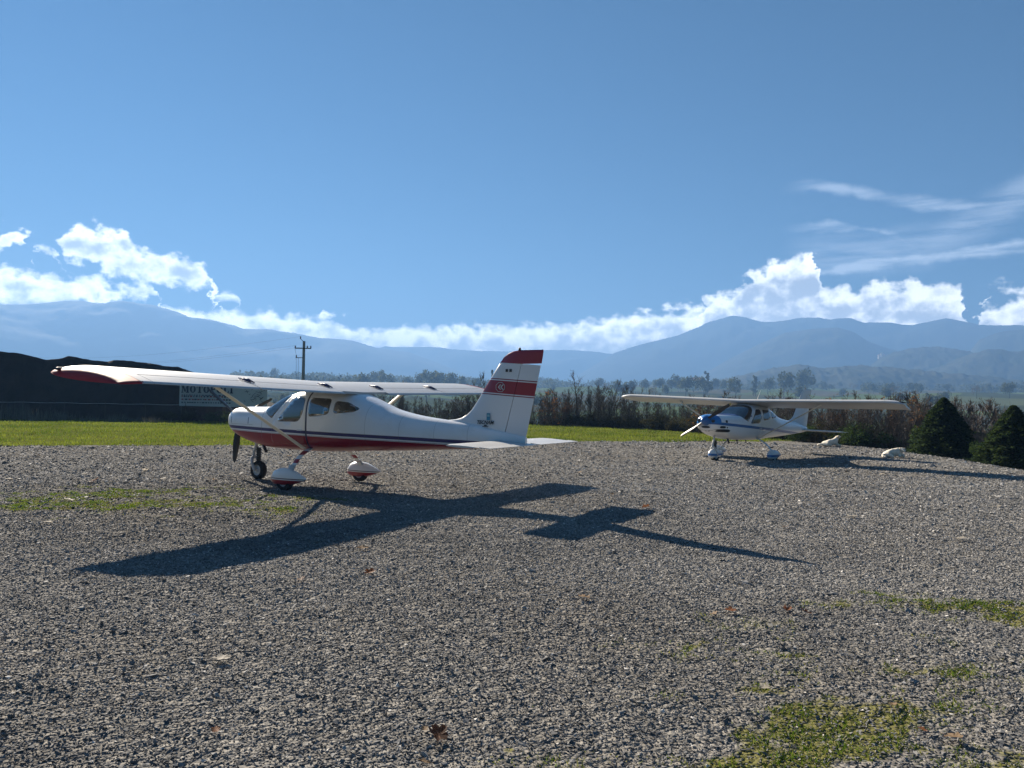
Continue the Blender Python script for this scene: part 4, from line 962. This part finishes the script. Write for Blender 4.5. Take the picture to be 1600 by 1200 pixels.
    for a in ((174, 54, -66) if red else (58, 238)):
        blade(root, 2.345, zt, R(a), .90 if red else .98, M['black'], M['black'] if red else plain('blade_tip_yellow', (.35, .28, .06), .4))
    m = MB()
    for s in (1, -1):
        P = []
        for x_, k in ((2.25, 1), (2.312, .95)):
            P.append([(x_, s*.235+.055*k*math.cos(t), 1.20+.05*k*math.sin(t)) for t in [2*math.pi*q/14 for q in range(14)]])
        m.loft(P)
    P = []
    for x_, k in ((2.22, 1), (2.31, .95)): P.append([(x_, .15*k*math.copysign(abs(math.cos(t))**.7, math.cos(t)), 1.015+.035*k*math.sin(t)) for t in [2*math.pi*q/18 for q in range(18)]])
    m.loft(P); m.build('air_intake', M['black'], root, True, 40)
    if not red:
        m = MB()
        for cx, cz, hw, hh in ((1.98, .925, .26, .045), (2.04, 1.03, .11, .034), (1.86, 1.02, .022, .022), (1.88, 1.20, .045, .04)):
            for s in (1, -1):
                P = []
                for kk, dy in ((1.0, -.02), (.98, .007), (.75, .007), (.5, .007), (.25, .007), (.02, .007)):
                    row = []
                    for t in [2*math.pi*q/20 for q in range(20)]:
                        x_ = cx+kk*hw*math.copysign(abs(math.cos(t))**.6, math.cos(t)); z_ = cz+kk*hh*math.copysign(abs(math.sin(t))**.6, math.sin(t)); x_ = min(x_, 2.28)
                        w, zb, ztp, n_ = st(x_); zc = zb+(ztp-zb)*.46; q_ = abs((z_-zc)/(ztp-zc if z_ > zc else zc-zb)); y_ = w*max(0, 1-min(q_, .999)**n_)**(1/n_); row.append((x_, s*(y_+dy), z_))
                    P.append(row)
                m.loft(P)
        m.build('cooling_slot', M['black'], root, True, 40)
    m = MB(); m.tube([(1.42, .2, .70), (1.36, .2, .60), (1.32, .2, .56)], .028, 8); m.build('exhaust_pipe', M['dark'], root, True)
    m = MB(); m.tube([(.82, .12, .66), (.70, .12, .57)], .008, 6); m.build('breather_pipe', M['dark'], root)
    # undercarriage
    lm, pm = legmat(red), pantmat(red)
    for s in (1, -1):
        m = MB(); P = []
        for x_, y_, z_, hw, th in ((.0, .36, .70, .07, .016), (-.005, .5, .655, .068, .015), (-.02, .66, .56, .062, .014), (-.035, .78, .45, .055, .013), (-.045, .86, .33, .05, .013), (-.045, .90, .20, .05, .013)):
            P.append([(x_+hw*math.cos(t), y_+s*0+th*math.sin(t)*.8, z_+th*math.sin(t)*.6) for t in [2*math.pi*q/10 for q in range(10)]])
        P = [[(p[0], s*p[1], p[2]) for p in r_] for r_ in P]; m.loft(P); m.build('gear_leg', lm, root, True, 60)
        wheel(root, -.02 if not red else .01, s*.945, .165, .13); pant(root, 0, s*.945, pm)
        if red:
            m = MB(); m.loft([[(-.045+.075*math.cos(t), s*(.87+.03*math.sin(t)), .36) for t in [2*math.pi*q/12 for q in range(12)]], [(-.03+.06*math.cos(t), s*(.84+.022*math.sin(t)), .43) for t in [2*math.pi*q/12 for q in range(12)]]]); m.build('leg_cuff', M['white'], root, True, 60)
    wx = 1.755; wheel(root, wx, 0, .18, .13)
    m = MB(); m.tube([(1.82, 0, .78), (1.84, 0, .60)], .032, 10); m.tube([(1.84, 0, .62), (1.90, 0, .52), (1.90, 0, .44)], [.03, .028, .03], 10)
    for s in (1, -1): m.tube([(1.90, 0, .44), (1.88, s*.06, .40), (1.84, s*.09, .30), (wx+.01, s*.088, .18)], [.03, .03, .03, .034], 10)
    m.build('nose_fork', M['white'], root, True, 60)
    m = MB(); m.tube([(1.76, 0, .62), (1.765, 0, .36)], [.042, .042], 12)
    for i in range(5): m.tube([(1.76, 0, .58-.045*i), (1.76, 0, .56-.045*i)], .055, 12)
    m.build('shock_absorber', M['black'], root, True, 40)
    if not red:
        pant(root, wx, 0, pm)
        m = MB(); m.tube([(-.5, .05, 1.76), (-.62, .05, 2.0), (-.78, .05, 2.22)], [.012, .008, .004], 6); m.build('antenna', M['white'], root, True)
        m = MB(); m.tube([(.95, .25, .66), (.92, .25, .52)], [.022, .014], 6); m.tube([(.25, .15, .64), (.23, .15, .55)], [.02, .014], 6); m.build('drain_pipe', M['dark'], root)
    return root
plane(True, (-3.366, 13.827, 0), R(149.4), 'white light aircraft with red belly, red wingtips and red banded tail')
plane(False, (7.115, 23.079, -.06), R(223.6), 'white light aircraft with blue nose and blue side stripe facing the camera', .967, (R(-.7), R(-1.0)))

# ------------------------------------------------------------------ dogs
def dog(label, loc, rz, joints, edges, ears, nose, s=1.0, eyes=()):
    root = empty('dog', loc, rz, label=label, cat='dog'); root.scale = (s, s, s)
    me = bpy.data.meshes.new('body'); me.from_pydata([j[:3] for j in joints], edges, []); me.materials.append(M['fur'])
    o = bpy.data.objects.new('body', me); COL.objects.link(o); o.parent = root
    o.modifiers.new('skin', 'SKIN').use_smooth_shade = True
    for i, j in enumerate(joints):
        v = me.skin_vertices[0].data[i]; v.radius = (j[3], j[4] if len(j) > 4 else j[3]); v.use_root = (i == 0)
    sd = o.modifiers.new('smooth', 'SUBSURF'); sd.levels = sd.render_levels = 2
    d = o.modifiers.new('fur', 'DISPLACE'); tx = bpy.data.textures.new('fur', 'CLOUDS'); tx.noise_scale = .06; d.texture = tx; d.strength = .06
    for p, q in ears:
        m = MB(); p = Vector(p); q = Vector(q); m.tube([p, p.lerp(q, .5), q], [.035, .06, .02], 8, flat=.5); m.build('ear', M['earfur'], root, True)
    for e in eyes:
        m = MB(); e = Vector(e); m.tube([e+Vector((0, .02, 0)), e, e-Vector((0, .014, 0))], [.016, .02, .008], 8); m.build('eye', M['nose'], root, True)
    m = MB(); n = Vector(nose); m.tube([n-Vector((.012, 0, 0)), n, n+Vector((.014, 0, -.002))], [.02, .034, .014], 8); m.build('nose', M['nose'], root, True)
    return root
# dog seen from behind its back, head raised to the right.   x = head direction
J1 = [(-.34, 0, .19, .19, .18), (-.12, 0, .21, .19, .185), (.12, .0, .23, .19, .19), (.30, 0, .29, .16, .165), (.40, 0, .42, .125, .12), (.46, 0, .54, .11, .11), (.56, 0, .56, .085, .08), (.66, 0, .53, .05, .045),
      (.36, .14, .10, .065), (.60, .15, .05, .055), (.36, -.14, .10, .065), (.60, -.15, .05, .055), (-.30, .20, .12, .11), (-.08, .27, .06, .06), (-.30, -.20, .12, .11), (-.08, -.27, .06, .06), (-.52, .04, .12, .07), (-.62, .16, .07, .07), (-.60, .30, .06, .05)]
E1 = [(0, 1), (1, 2), (2, 3), (3, 4), (4, 5), (5, 6), (6, 7), (3, 8), (8, 9), (3, 10), (10, 11), (0, 12), (12, 13), (0, 14), (14, 15), (0, 16), (16, 17), (17, 18)]
def gpos(px, py):
    d = ray(px, py); t = -CAMH/d.z; x, y = d.x*t, d.y*t; return (x, y, hz(x, y))
dog('white dog lying with raised head near the bushes behind the blue plane', gpos(1297, 697.5), R(12), J1, E1, [((.45, .09, .60), (.40, .14, .46)), ((.45, -.09, .60), (.40, -.14, .46))], (.70, 0, .535), .70)
J2 = [(-.40, .02, .21, .20, .20), (-.16, .02, .25, .21, .22), (.08, 0, .28, .20, .22), (.24, -.04, .34, .17, .18), (.32, -.13, .42, .135, .135), (.36, -.22, .45, .125, .12), (.375, -.33, .39, .08, .075), (.38, -.42, .33, .048, .045),
      (.18, -.20, .17, .08), (.20, -.30, .06, .06), (.40, -.06, .16, .08), (.52, -.16, .06, .06), (-.36, -.20, .14, .13), (-.16, -.34, .07, .07), (-.36, .20, .12, .11), (-.12, .26, .06, .06), (-.60, -.04, .13, .07), (-.66, -.2, .07, .07), (-.56, -.34, .06, .05)]
dog('white dog lying on the gravel edge with its face turned to the camera', gpos(1396, 715.0), R(4), J2, E1, [((.27, -.17, .53), (.235, -.24, .36)), ((.47, -.19, .53), (.50, -.26, .37))], (.382, -.46, .335), .62, eyes=((.335, -.345, .455), (.42, -.345, .455)))

# ------------------------------------------------------------------ fallen leaves and scraps
def leaf(name, seed, s, mat, curl, label, px, py, group=None, tilt=0):
    rnd = random.Random(seed); x, y, z = gpos(px, py); root_pts = []; n = 5; m = MB(); pts = []
    for k in range(40):
        a = 2*math.pi*k/40; lobe = .62+.38*abs(math.cos(a*2.5))**.8; r = s*lobe*(1 if abs(a-math.pi) > .35 else .75)*rnd.uniform(.93, 1.05)
        px_, py_ = r*math.cos(a), r*.8*math.sin(a); pts.append((px_, py_, curl*(abs(py_)/s)**1.6*s*.9+rnd.gauss(0, .05)*s+curl*.3*max(0, px_)))
    vs = [(0, 0, 0)]; vs += [(p[0]*.5, p[1]*.5, p[2]*.3) for p in pts]+pts
    fs = [(0, 1+k, 1+(k+1) % 40) for k in range(40)]+[(1+k, 41+k, 41+(k+1) % 40, 1+(k+1) % 40) for k in range(40)]
    m.add(vs, fs); m.tube([(-.2*s, 0, .01*s), (-.9*s, .05*s, .06*s), (-1.5*s, .2*s, .18*s)], [.03*s, .025*s, .02*s], 5)
    o = m.build(name, mat, None, True); o.location = (x, y, z+.022+.15*s*(1 if curl > 0 else 2)); o.rotation_euler = (rnd.gauss(0, .2)+tilt, rnd.gauss(0, .2), rnd.uniform(0, 6.28))
    tag(o, label=label, cat='leaf', group=group)
LM = {k: plain('dead_leaf_'+k, c, .7, .3, var=.35, vs=30, trans=tuple(x*1.1 for x in c)) for k, c in dict(brown=(.12, .055, .03), orange=(.24, .095, .04), tan=(.28, .19, .11), pale=(.50, .45, .37)).items()}
for i, (px, py, s, mt, curl, lab) in enumerate(((684, 1160, .062, 'brown', .75, 'large curled brown leaf on the gravel near the bottom edge'), (347, 1031, .06, 'pale', .2, 'pale ragged leaf lying flat on the gravel at lower left'), (1141, 957, .07, 'orange', .7, 'bright orange curled leaf right of centre on the gravel'),
        (1230, 957, .05, 'orange', .9, 'small orange leaf standing on edge right of the bright orange one'), (1260, 961, .055, 'brown', .4, 'dark brown leaf, rightmost in the row of three leaves'), (913, 937, .08, 'tan', .35, 'tan leaf lying below the shadow of the tailplane'), (1490, 1161, .045, 'tan', .5, 'tan curled leaf near the lower right corner'),
        (1195, 1081, .035, 'pale', .2, 'pale scrap at the edge of the green weed patch'), (663, 1148, .025, 'tan', .6, 'small tan leaf bit above the large curled brown leaf'), (1115, 963, .04, 'tan', .4, 'little tan leaf left of the bright orange leaf'), (567, 860, .10, 'tan', .3, 'tan leaf below the wing shadow of the red plane'), (578, 898, .08, 'orange', .4, 'faded orange leaf below the wing shadow'),
        (147, 754, .14, 'brown', .5, 'reddish brown leaf above the mossy strip at left'), (108, 784, .12, 'pale', .2, 'pale scrap lying on the mossy strip at left'), (1010, 795, .1, 'brown', .5, 'dark brown leaf by the tip of the tail shadow'), (664, 1198, .03, 'tan', .3, 'tan leaf cut by the bottom photo edge'), (337, 1148, .03, 'orange', .3, 'faint orange leaf on the lower left gravel'), (1440, 1148, .03, 'orange', .5, 'reddish leaf bit within the lower right weeds'), (1395, 1110, .03, 'tan', .4, 'tan leaf bit within the green weed patch'), (470, 912, .05, 'brown', .4, 'brown leaf right under the wing tip shadow'))):
    leaf('fallen_leaf', 100+i, s*(.95 if s < .065 else .7), LM[mt], curl, lab, px, py)
rr = random.Random(9)
for i, (px, py) in enumerate(((14, 752), (132, 742), (256, 750), (257, 727), (227, 736), (335, 752), (452, 714), (500, 711), (590, 713), (632, 728), (722, 730), (1228, 825), (957, 775), (906, 739), (1012, 752), (1133, 759), (1254, 738), (1310, 752), (1378, 742), (1395, 735), (1512, 789), (1556, 791), (1330, 810), (1085, 744), (1502, 846), (765, 771), (60, 712), (75, 820), (1452, 762), (1240, 794))):
    leaf('leaf_scrap', 300+i, rr.uniform(.045, .085), LM[rr.choice(('pale', 'pale', 'tan'))], .3, 'small pale leaf scrap lying on the gravel', px, py, 'pale leaf scraps scattered on the gravel')

# ------------------------------------------------------------------ haze
def haze():
    m = MB(); x0, x1, y0, y1, z0, z1 = -6600, 6600, -600, 6200, -32, 478
    m.box(((x0+x1)/2, (y0+y1)/2, (z0+z1)/2), (x1-x0, y1-y0, z1-z0)); t = NT('air'); v = t.n('ShaderNodeVolumePrincipled')
    v.inputs['Color'].default_value = (.178, .346, .645, 1); v.inputs['Density'].default_value = HAZE; v.inputs['Anisotropy'].default_value = 0.2
    t.t.links.new(v.outputs[0], t.out.inputs['Volume']); o = m.build('haze', t.mat); tag(o, kind='stuff', label='thin pale blue haze filling the valley air', cat='haze')
HAZE = 5.0e-4
haze()

# ------------------------------------------------------------------ sky with clouds
def world():
    w = bpy.data.worlds.new('World'); S.world = w; w.use_nodes = True; nt = w.node_tree; nt.nodes.clear()
    t = NT.__new__(NT); t.t = nt; out = nt.nodes.new('ShaderNodeOutputWorld'); bg = nt.nodes.new('ShaderNodeBackground')
    sky = t.n('ShaderNodeTexSky', sky_type='NISHITA'); sky.sun_disc = False; sky.sun_elevation = SUN_EL; sky.sun_rotation = SUN_AZ; sky.altitude = 300
    sky.air_density = 1.0; sky.dust_density = .08; sky.ozone_density = 4.0
    hs = t.n('ShaderNodeHueSaturation'); hs.inputs['Hue'].default_value = .4985; hs.inputs['Saturation'].default_value = 2.9; nt.links.new(sky.outputs[0], hs.inputs['Color']); base = hs.outputs[0]
    d = t.coord('Generated'); x, y, z = t.xyz(d)
    az = t.m('MULTIPLY', t.m('ARCTAN2', x, y), 57.2958); el = t.m('MULTIPLY', t.m('ARCSINE', z), 57.2958)
    cb = t.n('ShaderNodeCombineXYZ'); t.inp(cb.inputs[0], az); t.inp(cb.inputs[1], t.m('MULTIPLY', el, 1.25)); uv = cb.outputs[0]
    big = t.noise(uv, .38, 6, .58, '2D')
    wq = t.n('ShaderNodeTexNoise', noise_dimensions='2D'); t.inp(wq.inputs['Vector'], uv); wq.inputs['Scale'].default_value = .85; wq.inputs['Detail'].default_value = 6; wq.inputs['Roughness'].default_value = .54
    ws = t.n('ShaderNodeSeparateColor'); nt.links.new(wq.outputs['Color'], ws.inputs[0])
    vo = t.n('ShaderNodeTexVoronoi', feature='SMOOTH_F1', voronoi_dimensions='2D'); t.inp(vo.inputs['Vector'], uv); vo.inputs['Scale'].default_value = 1.1; vo.inputs['Smoothness'].default_value = .25
    az0, el0 = az, el
    az = t.m('ADD', az0, t.m('MULTIPLY', t.m('SUBTRACT', ws.outputs[0], .5), 2.6))
    nz = t.m('ADD', t.m('MULTIPLY', t.m('SUBTRACT', ws.outputs[1], .5), 2.6), t.m('MULTIPLY', t.m('SUBTRACT', .40, vo.outputs['Distance']), .55))
    def curve(pts):
        P = sorted([azel(*p) for p in pts]); q = t.n('ShaderNodeFloatCurve'); mp = q.mapping; mp.use_clip = False; mp.extend = 'HORIZONTAL'; c = mp.curves[0]
        a0, a1 = -40.0, 40.0
        xs = [(p[0]-a0)/(a1-a0) for p in P]; ys = [(p[1]+5)/30 for p in P]
        c.points[0].location = (xs[0], ys[0]); c.points[1].location = (xs[-1], ys[-1])
        for xx, yy in zip(xs[1:-1], ys[1:-1]): c.points.new(xx, yy)
        for p in c.points: p.handle_type = 'VECTOR'
        mp.update(); t.inp(q.inputs['Value'], t.m('DIVIDE', t.m('ADD', az, 40.0), 80.0)); return t.m('SUBTRACT', t.m('MULTIPLY', q.outputs[0], 30.0), 5.0)
    def layer(top, bot, amp=1.0, soft=.35, botsoft=1.0):
        up = t.m('SUBTRACT', curve(top), el); lo = t.m('MULTIPLY', t.m('SUBTRACT', el, curve(bot)), botsoft)
        d_ = t.m('MINIMUM', up, lo); A = sorted(azel(*p)[0] for p in top); d_ = t.m('MINIMUM', d_, t.m('MINIMUM', t.m('SUBTRACT', az, A[0]), t.m('SUBTRACT', A[-1], az))); d_ = t.m('ADD', d_, t.m('MULTIPLY', nz, amp)); return d_
    L = []
    L.append(layer([(200, 700), (235, 500), (262, 480), (290, 482), (330, 486), (370, 484), (420, 484), (455, 491), (478, 486), (500, 498), (540, 508), (570, 514), (610, 511), (660, 508), (720, 507), (780, 508), (840, 505), (890, 505), (940, 494), (980, 491), (1040, 487), (1085, 484), (1100, 490), (1130, 500)],
                   [(200, 720), (240, 640), (1130, 640)], .6))
    L.append(layer([(1075, 700), (1096, 468), (1120, 458), (1150, 452), (1163, 440), (1172, 424), (1195, 412), (1215, 402), (1240, 400), (1262, 391), (1272, 396), (1280, 440), (1310, 450), (1340, 446), (1380, 436), (1420, 434), (1450, 440), (1480, 440), (1500, 452), (1512, 480), (1520, 700)],
                   [(1070, 560), (1130, 540), (1500, 540), (1520, 560)], .9))
    L.append(layer([(1505, 700), (1530, 490), (1545, 476), (1575, 468), (1620, 462), (1700, 470)], [(1500, 560), (1700, 560)], .8))
    L.append(layer([(1528, 520), (1542, 447), (1560, 441), (1600, 444), (1660, 440)], [(1528, 520), (1542, 458), (1600, 459), (1660, 462)], .7))
    L.append(layer([(72, 480), (86, 378), (97, 366), (116, 350), (132, 342), (147, 347), (155, 358), (166, 352), (180, 348), (192, 360), (204, 376), (228, 391), (248, 397), (272, 395), (292, 403), (312, 407), (326, 418), (336, 434), (346, 520)],
                   [(72, 480), (86, 386), (106, 410), (125, 414), (148, 418), (170, 430), (205, 436), (240, 444), (275, 452), (310, 456), (330, 448), (346, 520)], .8))
    L.append(layer([(-200, 420), (-60, 415), (0, 413), (25, 412), (45, 420), (85, 426), (110, 431), (150, 431), (172, 444), (205, 442), (240, 445), (250, 453), (262, 540)],
                   [(-200, 480), (0, 485), (100, 478), (200, 476), (235, 466), (250, 462), (262, 540)], .8))
    L.append(layer([(316, 540), (334, 462), (342, 455), (352, 451), (364, 456), (376, 466), (386, 540)], [(316, 540), (334, 470), (376, 472), (386, 540)], .3))
    L.append(layer([(42, 480), (56, 386), (66, 378), (78, 380), (86, 390), (96, 480)], [(42, 480), (56, 394), (86, 398), (96, 480)], .75))
    L.append(layer([(-200, 350), (0, 350), (18, 347), (26, 353), (44, 372), (50, 480)], [(-200, 378), (0, 382), (30, 385), (46, 382), (50, 480)], 1.5))
    L.append(layer([(494, 560), (503, 489), (520, 487), (540, 490), (552, 560)], [(494, 560), (503, 496), (540, 496), (552, 560)], .9))
    L.append(layer([(975, 600), (990, 487), (1010, 481), (1050, 476), (1090, 474), (1110, 480), (1130, 600)], [(975, 600), (990, 492), (1050, 488), (1110, 492), (1130, 600)], .8))
    D = L[0]
    for q in L[1:]: D = t.m('MAXIMUM', D, q)
    a = t.ss(-.12, .62, D)
    lum = t.noise(uv, .62, 5, .55, '2D')
    inner = t.ss(.0, 1.9, t.m('ADD', t.m('MULTIPLY', t.m('MINIMUM', D, 2.2), .75), t.m('MULTIPLY', t.m('SUBTRACT', lum, .5), 4.2)))
    cc = t.mix(inner, tuple(CLOUD*k for k in (1.0, .97, .90)), tuple(CLOUD*k for k in (.30, .31, .34)))
    lift = t.m('ADD', 1.0, t.m('MULTIPLY', t.ss(9.0, 3.0, el0), 2.0)); vm = t.n('ShaderNodeVectorMath', operation='SCALE'); t.inp(vm.inputs[0], cc); t.inp(vm.inputs['Scale'], lift); cc = vm.outputs[0]
    az, el = az0, el0
    c = t.mix(t.m('MULTIPLY', a, .96), base, cc)
    # thin high streaks at the right
    rot = t.n('ShaderNodeMapping'); t.inp(rot.inputs[0], uv); rot.inputs['Rotation'].default_value = (0, 0, R(-9)); rot.inputs['Scale'].default_value = (.12, .9, 1)
    wn = t.noise(rot.outputs[0], 1.0, 6, .65, '2D')
    def streak(pts, th, amt):
        q = t.m('ABSOLUTE', t.m('SUBTRACT', el, curve(pts))); q = t.m('ADD', q, t.m('MULTIPLY', t.m('SUBTRACT', big, .5), -1.2)); return t.m('MULTIPLY', t.ss(th, 0.0, q), amt)
    x0 = azel(1180, 400)[0]
    s = streak([(1270, 290), (1330, 297), (1400, 312), (1480, 322), (1560, 318), (1640, 312)], .55, .18)
    s2 = streak([(1250, 355), (1340, 355), (1380, 362), (1405, 372), (1425, 384), (1440, 400)], .42, .18)
    s3 = streak([(1220, 440), (1280, 428), (1360, 412), (1430, 404), (1500, 396), (1600, 384), (1700, 372)], .6, .30)
    s4 = streak([(1380, 395), (1450, 385), (1500, 360), (1560, 330), (1640, 280)], 2.0, .16)
    sm = t.m('MAXIMUM', t.m('MAXIMUM', s, s2), t.m('MAXIMUM', s3, s4)); edge = t.m('MULTIPLY', t.ss(azel(1210, 400)[0], azel(1300, 400)[0], az), t.ss(44, 40, az))
    sm = t.m('MULTIPLY', t.m('MULTIPLY', sm, edge), t.ss(.25, .65, wn))
    c = t.mix(t.m('MULTIPLY', sm, t.m('SUBTRACT', 1.0, a)), c, tuple(CLOUD*k for k in (.85, .88, .93)))
    nt.links.new(c, bg.inputs[0]); bg.inputs[1].default_value = SKY; nt.links.new(bg.outputs[0], out.inputs[0])
    w.cycles.sampling_method = 'MANUAL'; w.cycles.sample_map_resolution = 1024
SKY, CLOUD = .0150, 68
world()
ld = bpy.data.lights.new('sun', 'SUN'); ld.energy = 5.0; ld.angle = R(.53); ld.color = (1, .89, .74); lo = bpy.data.objects.new('sun', ld); COL.objects.link(lo)
sv = Vector((math.sin(SUN_AZ)*math.cos(SUN_EL), math.cos(SUN_AZ)*math.cos(SUN_EL), math.sin(SUN_EL))); lo.rotation_euler = sv.to_track_quat('Z', 'Y').to_euler(); lo.location = sv*60

cd = bpy.data.cameras.new('camera'); cam = bpy.data.objects.new('camera', cd); COL.objects.link(cam); S.camera = cam
cd.sensor_fit = 'HORIZONTAL'; cd.sensor_width = 36; cd.lens = 36*F/1600; cd.clip_start = .1; cd.clip_end = 30000
cam.matrix_world = Matrix.Translation((0, 0, CAMH)) @ Matrix.Rotation(R(90)+PITCH, 4, 'X') @ Matrix.Rotation(ROLL, 4, 'Z')
S.view_settings.view_transform = 'Standard'; S.view_settings.look = 'None'; S.view_settings.exposure = 1.75; S.view_settings.gamma = 1
S.cycles.use_denoising = True; S.cycles.max_bounces = 6; S.cycles.diffuse_bounces = 2; S.cycles.glossy_bounces = 3; S.cycles.transparent_max_bounces = 12; S.cycles.volume_bounces = 1
